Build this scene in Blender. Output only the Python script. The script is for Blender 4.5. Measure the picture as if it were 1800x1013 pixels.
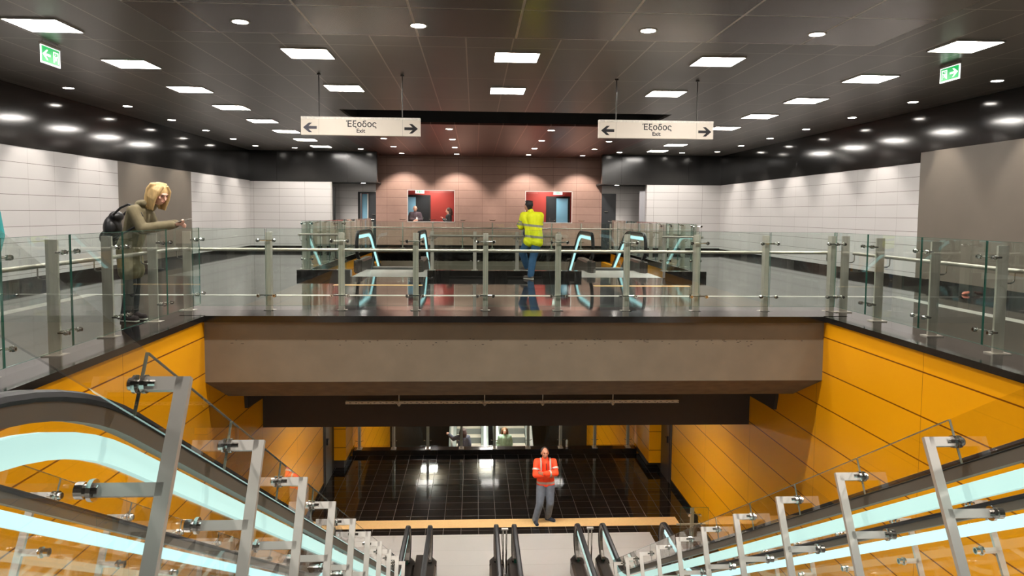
import bpy, bmesh, math, random
from mathutils import Vector, Matrix
random.seed(4)
PI = math.pi
S = bpy.context.scene
C = S.collection
for o in list(bpy.data.objects):
    bpy.data.objects.remove(o)

# ------------------------------------------------------------------ camera
EYE = 1.4
YAW, PITCH, ROLL, FPX, PY = 0.0518, 0.0694, 0.0087, 1282.7, 464.87
cy, sy, cp, sp = math.cos(YAW), math.sin(YAW), math.cos(PITCH), math.sin(PITCH)
Fv = Vector((sy*cp, cy*cp, -sp)); Rv = Vector((cy, -sy, 0)); Uv = Rv.cross(Fv)
cr, sr = math.cos(ROLL), math.sin(ROLL)
R2 = Rv*cr + Uv*sr; U2 = Uv*cr - Rv*sr
cam = bpy.data.cameras.new('camera'); camo = bpy.data.objects.new('camera', cam); C.objects.link(camo)
m = Matrix((( R2.x, U2.x, -Fv.x, 0), (R2.y, U2.y, -Fv.y, 0), (R2.z, U2.z, -Fv.z, EYE), (0, 0, 0, 1)))
camo.matrix_world = m
cam.sensor_fit = 'HORIZONTAL'; cam.sensor_width = 36; cam.lens = FPX/1800*36
cam.shift_y = -(506.5-PY)/1800
cam.clip_start = 0.05; cam.clip_end = 200
S.camera = camo

# ------------------------------------------------------------------ world, exposure
w = bpy.data.worlds.new('world'); S.world = w; w.use_nodes = True
w.node_tree.nodes['Background'].inputs[0].default_value = (0.9, 0.85, 0.8, 1)
w.node_tree.nodes['Background'].inputs[1].default_value = 0.05
S.view_settings.view_transform = 'Standard'
try: S.view_settings.look = 'None'
except Exception: pass
S.view_settings.gamma = 1.0
S.view_settings.exposure = 1.8
S.view_settings.use_curve_mapping = False
S.cycles.transparent_max_bounces = 40
S.cycles.max_bounces = 8
PANEL = 17.0        # radiance of the square ceiling panels
SPOT = 42.0         # watts of each recessed downlight

# ------------------------------------------------------------------ materials
def srgb(r, g, b):
    f = lambda c: (c/255/12.92) if c/255 <= 0.04045 else ((c/255+0.055)/1.055)**2.4
    return (f(r), f(g), f(b), 1)
MATS = {}
def mat(name, col, rough=0.5, metal=0.0, spec=0.5, emis=None, es=0.0, noise=0.0, nscale=8, bump=0.0, nstretch=(1,1,1), rvar=0.0, coat=0.0):
    if name in MATS: return MATS[name]
    M = bpy.data.materials.new(name); M.use_nodes = True; N = M.node_tree.nodes; L = M.node_tree.links
    b = N['Principled BSDF']
    b.inputs['Base Color'].default_value = col; b.inputs['Roughness'].default_value = rough
    b.inputs['Metallic'].default_value = metal; b.inputs['Specular IOR Level'].default_value = spec
    b.inputs['Coat Weight'].default_value = coat
    if emis: b.inputs['Emission Color'].default_value = emis; b.inputs['Emission Strength'].default_value = es
    if noise or bump or rvar:
        tc = N.new('ShaderNodeTexCoord'); mp = N.new('ShaderNodeMapping'); mp.inputs['Scale'].default_value = nstretch
        nz = N.new('ShaderNodeTexNoise'); nz.inputs['Scale'].default_value = nscale; nz.inputs['Detail'].default_value = 6
        L.new(tc.outputs['Object'], mp.inputs[0]); L.new(mp.outputs[0], nz.inputs['Vector'])
        if noise:
            mx = N.new('ShaderNodeMix'); mx.data_type = 'RGBA'; mx.blend_type = 'MULTIPLY'; mx.inputs[0].default_value = 1
            rm = N.new('ShaderNodeMapRange'); rm.inputs['From Min'].default_value = .3; rm.inputs['From Max'].default_value = .7
            rm.inputs['To Min'].default_value = 1-noise; rm.inputs['To Max'].default_value = 1+noise*.5
            L.new(nz.outputs[0], rm.inputs[0]); mx.inputs[6].default_value = col
            L.new(rm.outputs[0], mx.inputs[7]); L.new(mx.outputs[2], b.inputs['Base Color'])
        if rvar:
            r2 = N.new('ShaderNodeMapRange'); r2.inputs['To Min'].default_value = max(0, rough-rvar); r2.inputs['To Max'].default_value = rough+rvar
            L.new(nz.outputs[0], r2.inputs[0]); L.new(r2.outputs[0], b.inputs['Roughness'])
        if bump:
            bp = N.new('ShaderNodeBump'); bp.inputs['Strength'].default_value = bump; bp.inputs['Distance'].default_value = .01
            L.new(nz.outputs[0], bp.inputs['Height']); L.new(bp.outputs[0], b.inputs['Normal'])
    MATS[name] = M; return M

def gridmat(name, col, line, axes, rough=0.4, metal=0.0, spec=0.5, noise=0.05, nscale=1.5, bump=0.3, tilt=0.0, coat=0.0, linerough=None, wav=0.0, wavs=1.0):
    """axes: list of (axis 0..2, period, offset, half width); joints are drawn where a coordinate meets a multiple of its period"""
    M = bpy.data.materials.new(name); M.use_nodes = True; N = M.node_tree.nodes; L = M.node_tree.links
    b = N['Principled BSDF']; b.inputs['Roughness'].default_value = rough; b.inputs['Metallic'].default_value = metal
    b.inputs['Specular IOR Level'].default_value = spec; b.inputs['Coat Weight'].default_value = coat
    tc = N.new('ShaderNodeTexCoord'); sx = N.new('ShaderNodeSeparateXYZ'); L.new(tc.outputs['Object'], sx.inputs[0])
    last = None; cells = []
    def mth(op, a, bb=None):
        n = N.new('ShaderNodeMath'); n.operation = op
        for i, v in enumerate((a, bb)):
            if v is None: continue
            if isinstance(v, (int, float)): n.inputs[i].default_value = v
            else: L.new(v, n.inputs[i])
        return n.outputs[0]
    for ax, per, off, hw in axes:
        v = mth('DIVIDE', mth('SUBTRACT', sx.outputs[ax], off), per)
        cells.append(mth('FLOOR', v))
        d = mth('ABSOLUTE', mth('SUBTRACT', v, mth('ROUND', v)))
        k = mth('LESS_THAN', d, hw/per)
        last = k if last is None else mth('MAXIMUM', last, k)
    nz = N.new('ShaderNodeTexNoise'); nz.inputs['Scale'].default_value = nscale; nz.inputs['Detail'].default_value = 5
    L.new(tc.outputs['Object'], nz.inputs['Vector'])
    cb = N.new('ShaderNodeCombineXYZ')
    for i, c in enumerate(cells[:3]): L.new(c, cb.inputs[i])
    wn = N.new('ShaderNodeTexWhiteNoise'); L.new(cb.outputs[0], wn.inputs['Vector'])
    val = mth('ADD', mth('MULTIPLY', mth('SUBTRACT', nz.outputs[0], .5), noise*2), mth('MULTIPLY', mth('SUBTRACT', wn.outputs[0], .5), noise))
    val = mth('ADD', val, 1.0)
    mx = N.new('ShaderNodeMix'); mx.data_type = 'RGBA'; mx.blend_type = 'MULTIPLY'; mx.inputs[0].default_value = 1
    mx.inputs[6].default_value = col; L.new(val, mx.inputs[7])
    m2 = N.new('ShaderNodeMix'); m2.data_type = 'RGBA'; L.new(last, m2.inputs[0]); L.new(mx.outputs[2], m2.inputs[6]); m2.inputs[7].default_value = line
    L.new(m2.outputs[2], b.inputs['Base Color'])
    if linerough is not None:
        L.new(mth('ADD', rough, mth('MULTIPLY', last, linerough-rough)), b.inputs['Roughness'])
    if bump or wav:
        bp = N.new('ShaderNodeBump'); bp.inputs['Strength'].default_value = bump or .3; bp.inputs['Distance'].default_value = .006
        h = mth('SUBTRACT', 1.0, last)
        if wav:
            n3 = N.new('ShaderNodeTexNoise'); n3.inputs['Scale'].default_value = wavs; n3.inputs['Detail'].default_value = 0
            L.new(tc.outputs['Object'], n3.inputs['Vector']); h = mth('ADD', mth('MULTIPLY', h, 1 if bump else 0), mth('MULTIPLY', n3.outputs[0], wav))
        L.new(h, bp.inputs['Height']); L.new(bp.outputs[0], b.inputs['Normal'])
    MATS[name] = M; return M

def glassmat(name, tint, ior=1.5):
    M = bpy.data.materials.new(name); M.use_nodes = True; N = M.node_tree.nodes; L = M.node_tree.links
    N.remove(N['Principled BSDF']); out = N['Material Output']
    t = N.new('ShaderNodeBsdfTransparent'); t.inputs[0].default_value = tint
    g = N.new('ShaderNodeBsdfGlossy'); g.inputs['Roughness'].default_value = 0.0; g.inputs['Color'].default_value = (1, 1, 1, 1)
    f = N.new('ShaderNodeFresnel'); f.inputs[0].default_value = ior
    geo = N.new('ShaderNodeNewGeometry')
    inv = N.new('ShaderNodeMath'); inv.operation = 'SUBTRACT'; inv.inputs[0].default_value = 1; L.new(geo.outputs['Backfacing'], inv.inputs[1])
    mu = N.new('ShaderNodeMath'); mu.operation = 'MULTIPLY'; L.new(f.outputs[0], mu.inputs[0]); L.new(inv.outputs[0], mu.inputs[1])
    m2 = N.new('ShaderNodeMath'); m2.operation = 'MULTIPLY'; m2.inputs[1].default_value = 1.5; m2.use_clamp = True; L.new(mu.outputs[0], m2.inputs[0])
    mx = N.new('ShaderNodeMixShader'); L.new(m2.outputs[0], mx.inputs[0]); L.new(t.outputs[0], mx.inputs[1]); L.new(g.outputs[0], mx.inputs[2])
    L.new(mx.outputs[0], out.inputs[0]); MATS[name] = M; return M

def emit(name, col, s):
    M = bpy.data.materials.new(name); M.use_nodes = True; N = M.node_tree.nodes
    b = N['Principled BSDF']; b.inputs['Base Color'].default_value = (col[0]*.6, col[1]*.6, col[2]*.6, 1)
    b.inputs['Emission Color'].default_value = col; b.inputs['Emission Strength'].default_value = s; MATS[name] = M; return M

GLASS = glassmat('clear_glass', (0.925, 0.970, 0.948, 1))
GLASSB = glassmat('barrier_glass', (0.945, 0.945, 0.935, 1))
GLASSL = glassmat('escalator_glass', (0.975, 0.985, 0.98, 1))
PEDGE = mat('pale_glass_edge', (0.13, 0.14, 0.11, 1), 0.25, 0, .5)
GEDGE = mat('glass_edge', (0.03, 0.12, 0.09, 1), 0.15, 0, .6)
STEEL = mat('brushed_steel', (0.52, 0.48, 0.42, 1), 0.42, 0.55, noise=.08, nscale=60, nstretch=(1, 1, .05))
RAILM = mat('rail_steel', (0.40, 0.37, 0.32, 1), 0.42, 0.8)
CHROME = mat('polished_steel', (0.75, 0.73, 0.70, 1), 0.14, 1.0)
LSTEEL = mat('satin_steel', (0.62, 0.59, 0.55, 1), 0.38, 0.6)
RUBBER = mat('black_rubber', (0.009, 0.009, 0.010, 1), 0.42, spec=.3)
ALU = mat('brown_aluminium', (0.21, 0.19, 0.165, 1), 0.45, 0.5)
DECK = mat('dark_deck_metal', (0.10, 0.085, 0.075, 1), 0.3, 0.7)
PLATE = gridmat('landing_plate_metal', (0.60, 0.57, 0.53, 1), (0.45, 0.42, 0.38, 1), [(1, .62, 11.5, .004)], rough=.42, metal=.35, bump=0)
LED = emit('cyan_led', (0.60, 0.94, 0.89, 1), 0.185)
LEDB = emit('bright_cyan_led', (0.52, 0.95, 1.0, 1), 0.31)
PANELM = emit('panel_light', (1.0, 0.95, 0.885, 1), PANEL)
DOWNM = emit('downlight_lens', (1.0, 0.93, 0.84, 1), 14)
FLOORM = gridmat('polished_black_granite', (0.014, 0.013, 0.0125, 1), (0.03, 0.028, 0.026, 1), [(0, .6, 0, .0025), (1, .6, 0, .0025)], rough=.05, spec=.75, noise=.5, nscale=3, bump=0, wav=.10, wavs=9)
LOBBYM = gridmat('black_floor_tiles', (0.012, 0.010, 0.009, 1), (0.10, 0.085, 0.07, 1), [(0, .37, .12, .005), (1, .37, .13, .004)], rough=.06, spec=.6, noise=.4, nscale=2, bump=.15, linerough=.5)
STRIPE = mat('pale_floor_stripe', (0.42, 0.40, 0.36, 1), 0.35, noise=.1)
BEIGE = mat('beige_tactile_strip', srgb(232, 190, 130), 0.5, noise=.06, nscale=20)
WHITEL = gridmat('white_wall_panels', srgb(200, 196, 194), srgb(95, 85, 78), [(2, .284, 2.515, .004), (1, .842, 13.71, .0018)], rough=.5, noise=.03, bump=.2)
WHITEF = gridmat('white_wall_panels_far', srgb(200, 196, 194), srgb(95, 85, 78), [(2, .284, 2.515, .004), (0, .91, .25, .003)], rough=.5, noise=.03, bump=.2)
ROSE = gridmat('rose_wall_panels', srgb(158, 125, 112), srgb(95, 62, 55), [(2, .305, 2.29, .005), (0, .92, .30, .004)], rough=.45, noise=.10, nscale=6, bump=.2)
BAND = gridmat('black_gloss_band', (0.016, 0.015, 0.014, 1), (0.004, 0.004, 0.004, 1), [(1, 2.5, .4, .006)], rough=.11, spec=.42, noise=.1, bump=.1, wav=3.0, wavs=.9)
BANDF = gridmat('black_gloss_band_far', (0.020, 0.019, 0.018, 1), (0.004, 0.004, 0.004, 1), [(0, 2.5, .4, .006)], rough=.16, spec=.6, noise=.1, bump=.1, wav=1.0, wavs=.9)
BROWN = mat('taupe_wall', srgb(110, 101, 90), 0.45, noise=.05, nscale=2)
ORANGE = gridmat('orange_wall_panels', srgb(232, 158, 10), srgb(120, 62, 4), [(2, .49, -.285, .008), (1, 2.42, .35, .003)], rough=.34, spec=.28, noise=.015, bump=.6)
ORANGEF = gridmat('orange_wall_panels_front', srgb(232, 158, 10), srgb(120, 62, 4), [(2, .49, -.285, .008)], rough=.34, spec=.28, noise=.015, bump=.6)
CEILM = gridmat('perforated_metal_ceiling', (0.185, 0.170, 0.150, 1), (0.50, 0.46, 0.41, 1), [(0, .6, -.12, .009), (1, 2.25, .85, .008)], rough=.33, metal=.45, noise=.10, bump=.1, linerough=.4)
CEILN = gridmat('opening_soffit_panels', (0.175, 0.148, 0.130, 1), (0.60, 0.53, 0.45, 1), [(0, 1.2, .50, .014), (1, 1.25, .42, .008)], rough=.26, metal=.75, noise=.12, bump=.1, linerough=.4)
CEILR = gridmat('rose_metal_ceiling', srgb(120, 82, 76), srgb(190, 150, 138), [(0, .6, .1, .008)], rough=.32, metal=.6, noise=.08, bump=.1)
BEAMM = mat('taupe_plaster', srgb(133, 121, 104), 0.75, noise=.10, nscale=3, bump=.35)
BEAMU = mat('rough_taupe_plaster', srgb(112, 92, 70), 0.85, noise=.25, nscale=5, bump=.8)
DARKB = mat('dark_brown_paint', srgb(58, 48, 43), 0.6, noise=.06)
BLACK = mat('black_void_paint', (0.012, 0.012, 0.012, 1), 0.6)
GRAN = mat('black_granite_trim', (0.013, 0.011, 0.010, 1), 0.12, spec=.6, noise=.4, nscale=12)
REDM = mat('red_wall', srgb(176, 62, 54), 0.4)
BLUED = mat('pale_blue_door', srgb(140, 195, 222), 0.5)
DDOOR = mat('dark_grey_door', (0.035, 0.037, 0.04, 1), 0.25)
SIGNM = mat('cream_sign_face', srgb(214, 204, 190), 0.5, emis=srgb(214, 200, 184), es=.04)
INK = mat('black_sign_ink', (0.012, 0.010, 0.012, 1), 0.5)
GREEN = emit('green_exit_face', (0.0, 0.50, 0.10, 1), .24)
WEMIT = emit('white_exit_mark', (0.9, 1.0, 0.94, 1), .5)
GALV = mat('galvanised_steel', (0.80, 0.76, 0.68, 1), 0.5, 0.1, noise=.2, nscale=30)

# ------------------------------------------------------------------ mesh builder
class MB:
    def __init__(s): s.v = []; s.f = []; s.mi = []
    def add(s, vs, fs, mi=0):
        o = len(s.v); s.v += [tuple(v) for v in vs]
        for f in fs: s.f.append(tuple(i+o for i in f)); s.mi.append(mi)
        return s
    def box(s, x0, x1, y0, y1, z0, z1, mi=0):
        x0, x1 = sorted((x0, x1)); y0, y1 = sorted((y0, y1)); z0, z1 = sorted((z0, z1))
        v = [(x0,y0,z0),(x1,y0,z0),(x1,y1,z0),(x0,y1,z0),(x0,y0,z1),(x1,y0,z1),(x1,y1,z1),(x0,y1,z1)]
        return s.add(v, [(0,3,2,1),(4,5,6,7),(0,1,5,4),(1,2,6,5),(2,3,7,6),(3,0,4,7)], mi)
    def obox(s, c, ax, ay, az, hx, hy, hz, mi=0):
        c = Vector(c); v = []
        for dz in (-1, 1):
            for dx, dy in ((-1,-1),(1,-1),(1,1),(-1,1)): v.append(c+ax*hx*dx+ay*hy*dy+az*hz*dz)
        return s.add(v, [(0,3,2,1),(4,5,6,7),(0,1,5,4),(1,2,6,5),(2,3,7,6),(3,0,4,7)], mi)
    def cyl(s, p, q, r, r2=None, n=10, mi=0, cap=True):
        p, q = Vector(p), Vector(q); r2 = r if r2 is None else r2
        d = (q-p).normalized(); a = d.orthogonal().normalized(); b = d.cross(a); v = []
        for i in range(n):
            t = 2*PI*i/n; e = a*math.cos(t)+b*math.sin(t); v += [p+e*r, q+e*r2]
        f = [(2*i, 2*((i+1) % n), 2*((i+1) % n)+1, 2*i+1) for i in range(n)]
        if cap: f += [tuple(2*i for i in range(n))[::-1], tuple(2*i+1 for i in range(n))]
        return s.add(v, f, mi)
    def tube(s, pts, r, n=8, mi=0):
        pts = [Vector(p) for p in pts]; rings = []; prev = None; v = []
        for i, p in enumerate(pts):
            d = (pts[min(i+1, len(pts)-1)]-pts[max(i-1, 0)]).normalized()
            a = d.orthogonal().normalized() if prev is None else (prev-d*prev.dot(d)).normalized()
            prev = a; b = d.cross(a)
            for k in range(n):
                t = 2*PI*k/n; v.append(p+(a*math.cos(t)+b*math.sin(t))*r)
        f = []
        for i in range(len(pts)-1):
            for k in range(n):
                f.append((i*n+k, i*n+(k+1) % n, (i+1)*n+(k+1) % n, (i+1)*n+k))
        f.append(tuple(range(n))[::-1]); f.append(tuple((len(pts)-1)*n+k for k in range(n)))
        return s.add(v, f, mi)
    def prism_x(s, poly, x0, x1, mi=0, emi=None):
        """poly in (y,z), extruded along x; side faces use emi"""
        n = len(poly); v = [(x0, y, z) for y, z in poly]+[(x1, y, z) for y, z in poly]
        s.add(v, [tuple(range(n))[::-1], tuple(range(n, 2*n))], mi)
        return s.add(v, [(i, (i+1) % n, (i+1) % n+n, i+n) for i in range(n)], mi if emi is None else emi)
    def prism_z(s, poly, z0, z1, mi=0, emi=None):
        n = len(poly); v = [(x, y, z0) for x, y in poly]+[(x, y, z1) for x, y in poly]
        s.add(v, [tuple(range(n))[::-1], tuple(range(n, 2*n))], mi)
        return s.add(v, [(i, (i+1) % n, (i+1) % n+n, i+n) for i in range(n)], mi if emi is None else emi)
    def sphere(s, c, r, n=10, mi=0, sc=(1,1,1)):
        v = []; m = n//2+1
        for i in range(m+1):
            a = PI*i/m
            for k in range(n):
                t = 2*PI*k/n; v.append((c[0]+r*sc[0]*math.sin(a)*math.cos(t), c[1]+r*sc[1]*math.sin(a)*math.sin(t), c[2]+r*sc[2]*math.cos(a)))
        f = [(i*n+k, (i+1)*n+k, (i+1)*n+(k+1) % n, i*n+(k+1) % n) for i in range(m) for k in range(n)]
        return s.add(v, f, mi)
    def sweep(s, path, sec, mi=0, closed=False):
        """path: list of (y,z,ny,nz); sec: list of (x, off) around the section"""
        n = len(sec); v = []
        for y, z, ny, nz in path:
            for x, o in sec: v.append((x, y+ny*o, z+nz*o))
        f = []
        for i in range(len(path)-1):
            for k in range(n): f.append((i*n+k, i*n+(k+1) % n, (i+1)*n+(k+1) % n, (i+1)*n+k))
        f.append(tuple(range(n))[::-1]); f.append(tuple((len(path)-1)*n+k for k in range(n)))
        return s.add(v, f, mi)
    def build(s, name, mats, parent=None, smooth=False, bevel=0):
        me = bpy.data.meshes.new(name); me.from_pydata(s.v, [], s.f); 
        for mm in (mats if isinstance(mats, (list, tuple)) else [mats]): me.materials.append(mm)
        me.polygons.foreach_set('material_index', s.mi)
        bm = bmesh.new(); bm.from_mesh(me)
        bmesh.ops.recalc_face_normals(bm, faces=bm.faces); bm.to_mesh(me); bm.free()
        if smooth: me.polygons.foreach_set('use_smooth', [True]*len(me.polygons))
        o = bpy.data.objects.new(name, me); C.objects.link(o)
        if parent: o.parent = parent
        if bevel:
            b = o.modifiers.new('b', 'BEVEL'); b.width = bevel; b.segments = 2; b.limit_method = 'ANGLE'
        return o

def tag(o, label=None, cat=None, group=None, kind=None):
    if label: o['label'] = label
    if cat: o['category'] = cat
    if group: o['group'] = group
    if kind: o['kind'] = kind
    return o
def struct(name, mb, mats, label=None, cat=None, **k):
    o = mb.build(name, mats, **k); o['kind'] = 'structure'
    o['label'] = label or name.replace('_', ' '); o['category'] = cat or name.split('_')[0]
    return o
def empty(name, label, cat, loc=(0,0,0), group=None, rz=0):
    o = bpy.data.objects.new(name, None); C.objects.link(o); o.location = loc; o.rotation_euler = (0, 0, rz)
    o.empty_display_size = .1
    return tag(o, label, cat, group)
ORD = ['', 'nearest', 'second', 'third', 'fourth', 'fifth', 'sixth', 'seventh', 'eighth', 'ninth', 'tenth', 'eleventh', 'twelfth']

# ------------------------------------------------------------------ dimensions (metres)
XL, XR, YF = -8.07, 9.13, 26.8          # hall side walls and far wall
ZC = 3.592                               # ceiling
WL, WR = -3.605, 4.888                   # side walls of the two openings
YB = 9.86                                # front of the bridge
PB0, PB1 = 16.02, 25.95                   # far opening
LZ = -5.25                               # lobby floor
YN = -4.0                                # wall behind the camera
SL = 0.575

# ------------------------------------------------------------------ hall shell
f = MB()
f.box(XL, XR, YN, .95, -.30, 0).box(XL, WL-.15, .95, YB+.5, -.30, 0).box(WR+.15, XR, .95, YB+.5, -.30, 0)
f.box(XL, WL-.15, YB+.5, PB1, -.30, 0).box(WR+.15, XR, YB+.5, PB1, -.30, 0)
f.box(WL-.15, WR+.15, YB+.5, PB0, -.30, 0).box(XL, XR, PB1, 30.6, -.30, 0)
# white stripe inlays are separate pieces 1 mm proud
struct('floor', f, FLOORM, 'polished black granite floor of the upper hall')
t = MB(); t.box(-6.34, -6.24, YN, 12.41, 0, .003).box(7.30, 7.42, YN, 12.41, 0, .003).box(-6.34, 7.42, 12.29, 12.41, 0, .003)
t = MB(); t.box(-6.44, -6.22, YN, 12.46, 0, .003).box(7.28, 7.50, YN, 12.46, 0, .003).box(-6.22, 7.28, 12.29, 12.46, 0, .003)
struct('trim_1', t, STRIPE, 'pale guiding stripe inlaid in the black floor around the stairwell', 'floor stripe')

# coping round the near opening
t = MB(); t.box(WL-.30, WL+.035, .95, YB, -.06, .012).box(WR-.035, WR+.30, .95, YB, -.06, .012).box(WL-.30, WR+.30, YB-.06, YB+.55, -.075, .012)
struct('trim_2', t, GRAN, 'dark granite coping around the edge of the near opening', 'coping')

# left wall, with a taupe bay
WT = 2.515
YC = 28.5                                # back of the corridors and face of the rose block
wl = MB(); wl.box(XL-.2, XL, YN, 17.06, 0, WT).box(XL-.2, XL, 21.35, YF+.2, 0, WT)
wl.box(XL-.2, XL, 17.06, 21.35, 0, WT, 1).box(XL-.2, XL+.012, YN, YF, WT, ZC, 2)
struct('wall_left', wl, [WHITEL, BROWN, BAND], 'left wall of white panels with a taupe bay below a glossy black band')
wr = MB(); wr.box(XR, XR+.2, 14.63, YF+.2, 0, WT).box(XR, XR+.2, 14.0, 14.63, 0, 2.72, 1)
wr.box(XR-.012, XR+.2, 14.63, YF, WT, ZC, 2).box(XR-.012, XR+.2, YN, 14.63, 2.72, ZC, 2)
wr.box(XR-.07, XR+.2, YN, 14.08, 0, 2.715, 1)
struct('wall_right', wr, [WHITEL, BROWN, BAND], 'right wall of white panels beside a projecting taupe bay')
wf = MB(); wf.box(XL, -5.17, YF, YF+.25, 0, 2.49).box(6.36, XR, YF, YF+.25, 0, 2.51)
wf.box(XL, -3.535, YF-.01, YF+.25, 2.49, ZC, 1).box(4.68, XR, YF-.01, YF+.25, 2.51, ZC, 1)
struct('wall_far', wf, [WHITEF, BANDF], 'far wall of white panels under a black band, either side of the rose block')
wn = MB(); wn.box(XL, XR, YN-.2, YN, 0, ZC)
struct('wall_near', wn, BROWN, 'taupe wall behind the viewer')
bb = MB(); bb.box(XL, XL+.02, YN, YF, 0, .17); struct('baseboard_left', bb, GRAN, 'black granite skirting along the left wall')
bb = MB(); bb.box(XR-.02, XR, 14.08, YF, 0, .15); bb.box(XR-.09, XR-.07, YN, 14.10, 0, .17); struct('baseboard_right', bb, GRAN, 'black granite skirting along the right wall')
bb = MB(); bb.box(XL, -5.17, YF-.02, YF, 0, .17).box(6.36, XR, YF-.02, YF, 0, .17).box(-3.8, 4.99, YC-.02, YC, 0, .15); struct('baseboard_far', bb, GRAN, 'black granite skirting along the far wall')

# ceiling with a dark slot
SX0, SX1, SY0, SY1 = -2.9, 4.3, 15.95, 18.35
c = MB()
c.box(XL, XR, YN, SY0, ZC, ZC+.05).box(XL, SX0, SY0, SY1, ZC, ZC+.05).box(SX1, XR, SY0, SY1, ZC, ZC+.05)
c.box(XL, -3.8, SY1, YC, ZC, ZC+.05).box(4.98, XR, SY1, YC, ZC, ZC+.05).box(-3.8, 4.98, SY1, YC+.1, ZC, ZC+.05, 1)
c.box(-3.67, 5.06, YN, 9.2, ZC-.03, ZC, 2)
c.box(SX0-.05, SX1+.05, SY0-.05, SY1+.05, ZC+1.0, ZC+1.05, 3)
c.box(SX0-.05, SX0, SY0, SY1, ZC+.05, ZC+1, 3).box(SX1, SX1+.05, SY0, SY1, ZC+.05, ZC+1, 3)
c.box(SX0, SX1, SY0-.05, SY0, ZC+.05, ZC+1, 3).box(SX0, SX1, SY1, SY1+.05, ZC+.05, ZC+1, 3)
c.box(XL, -3.6, YF+.25, YC+.1, 2.49, 2.55, 3).box(4.75, XR, YF+.25, YC+.1, 2.51, 2.57, 3)
struct('ceiling', c, [CEILM, CEILR, CEILN, BLACK], 'dark perforated metal ceiling with a black recess and a rose tinted bay')

# rose block with two openings
RY = YC
r = MB()
RX0, RX1 = -3.80, 4.98
A0, A1, B0, B1, Z0, Z1 = -2.60, -.76, 1.97, 3.82, 1.04, 2.285
for x0, x1 in ((RX0, A0), (A1, B0), (B1, RX1)): r.box(x0, x1, RY, RY+.2, 0, ZC)
r.box(-4.3, RX0, RY, RY+.2, 2.56, ZC).box(RX1, 5.5, RY, RY+.2, 2.58, ZC)
for x0, x1 in ((A0, A1), (B0, B1)): r.box(x0, x1, RY, RY+.2, 0, Z0).box(x0, x1, RY, RY+.2, Z1, ZC)
r.box(RX0, RX0+.15, RY+.2, 30.4, 0, ZC).box(RX1-.15, RX1, RY+.2, 30.4, 0, ZC)
struct('wall_rose', r, ROSE, 'rose stone block across the far end with two booth openings')
for nm, x0, x1, lab in (('window_1', A0, A1, 'white frame of the left booth window in the rose wall'), ('window_2', B0, B1, 'white frame of the right booth window in the rose wall')):
    t = MB(); fr = .025
    t.box(x0, x0+fr, RY-.012, RY+.05, Z0, Z1).box(x1-fr, x1, RY-.012, RY+.05, Z0, Z1).box(x0, x1, RY-.012, RY+.05, Z0, Z0+fr).box(x0, x1, RY-.012, RY+.05, Z1-fr, Z1)
    fo = struct(nm, t, mat('white_frame_paint', srgb(200, 190, 185), .4), lab, 'window')
    g = MB(); g.box(x0+fr, x1-fr, RY+.01, RY+.02, Z0+fr, Z1-fr); g.build('pane', GLASSL, fo)
# booth interior
k = MB(); KY = 30.3
k.box(RX0+.15, RX1-.15, KY, KY+.1, 0, 2.7).box(.55, .65, RY+.2, KY, 0, 2.7)
k.box(RX0+.15, RX1-.15, RY+.2, KY, 2.6, 2.7)
struct('wall_booth', k, REDM, 'red wall inside the booths')
def door(nm, x0, x1, xb0, xb1, lab):
    t = MB(); t.box(x0, x1, KY-.03, KY, 0, 2.13, 0)
    o = struct(nm, t, BLACK, lab, 'door')
    a = MB(); a.box(xb0, xb1, KY-.06, KY-.03, .02, 2.05); tag(a.build('door_leaf', BLUED, o), 'pale blue door leaf')
    a = MB(); d0, d1 = (xb1, x1-.07) if xb0-x0 < x1-xb1 else (x0+.05, xb0)
    a.box(d0, d1, KY-.05, KY-.03, .02, 2.05); tag(a.build('door_glass', DDOOR, o), 'dark grey door glass')
    a = MB(); hx = d1-.05 if d0 == xb1 else d0+.05; a.box(hx-.06, hx, KY-.09, KY-.05, 1.0, 1.03); a.build('door_handle', CHROME, o)
ks = KY/28.5
door('door_1', -2.66*ks, -1.70*ks, -2.60*ks, -2.27*ks, 'black framed doorway with a pale blue leaf seen through the left booth window')
door('door_2', 2.79*ks, 3.72*ks, 3.19*ks, 3.64*ks, 'black framed doorway with a pale blue leaf seen through the right booth window')
# booth counters
# corridors left and right
k = MB()
k.box(-7.0, -4.49, YC, YC+.1, 0, 2.55).box(-4.49, RX0, YC, YC+.1, 2.17, 2.55)
k.box(5.54, 8.0, YC, YC+.1, 0, 2.57).box(RX1, 5.54, YC, YC+.1, 2.21, 2.57)
k.box(-4.49, RX0, YC+.9, YC+1, 0, 2.5, 1)
struct('wall_corridor', k, [WHITEF, REDM], 'pale tiled walls of the side corridors beyond the hall')
t = MB(); t.box(-4.49, -4.41, YC-.02, YC+.06, 0, 2.17).box(-4.09, -4.05, YC-.02, YC+.06, 0, 2.17).box(-4.49, RX0, YC-.02, YC+.06, 2.13, 2.19)
o = struct('door_3', t, BLACK, 'black framed door at the back of the left corridor', 'door')
a = MB(); a.box(-4.36, -4.13, YC+.2, YC+.24, 0, 2.12); tag(a.build('door_leaf', BLUED, o), 'pale blue door leaf')
a = MB(); a.box(-4.05, RX0, YC, YC+.05, 0, 2.13); tag(a.build('door_panel', DDOOR, o), 'black door panel')
a = MB(); a.box(-3.93, -3.83, YC-.05, YC, 1.30, 1.33); a.build('door_handle', CHROME, o)
a = MB(); a.box(-4.13, -4.09, YC, YC+.2, 0, 2.12); tag(a.build('door_edge', SIGNM, o), 'white door edge')
t = MB(); t.box(RX1, 5.54, YC-.02, YC+.05, 0, 2.21)
o = struct('door_4', t, DDOOR, 'dark door at the back of the right corridor', 'door')
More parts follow.
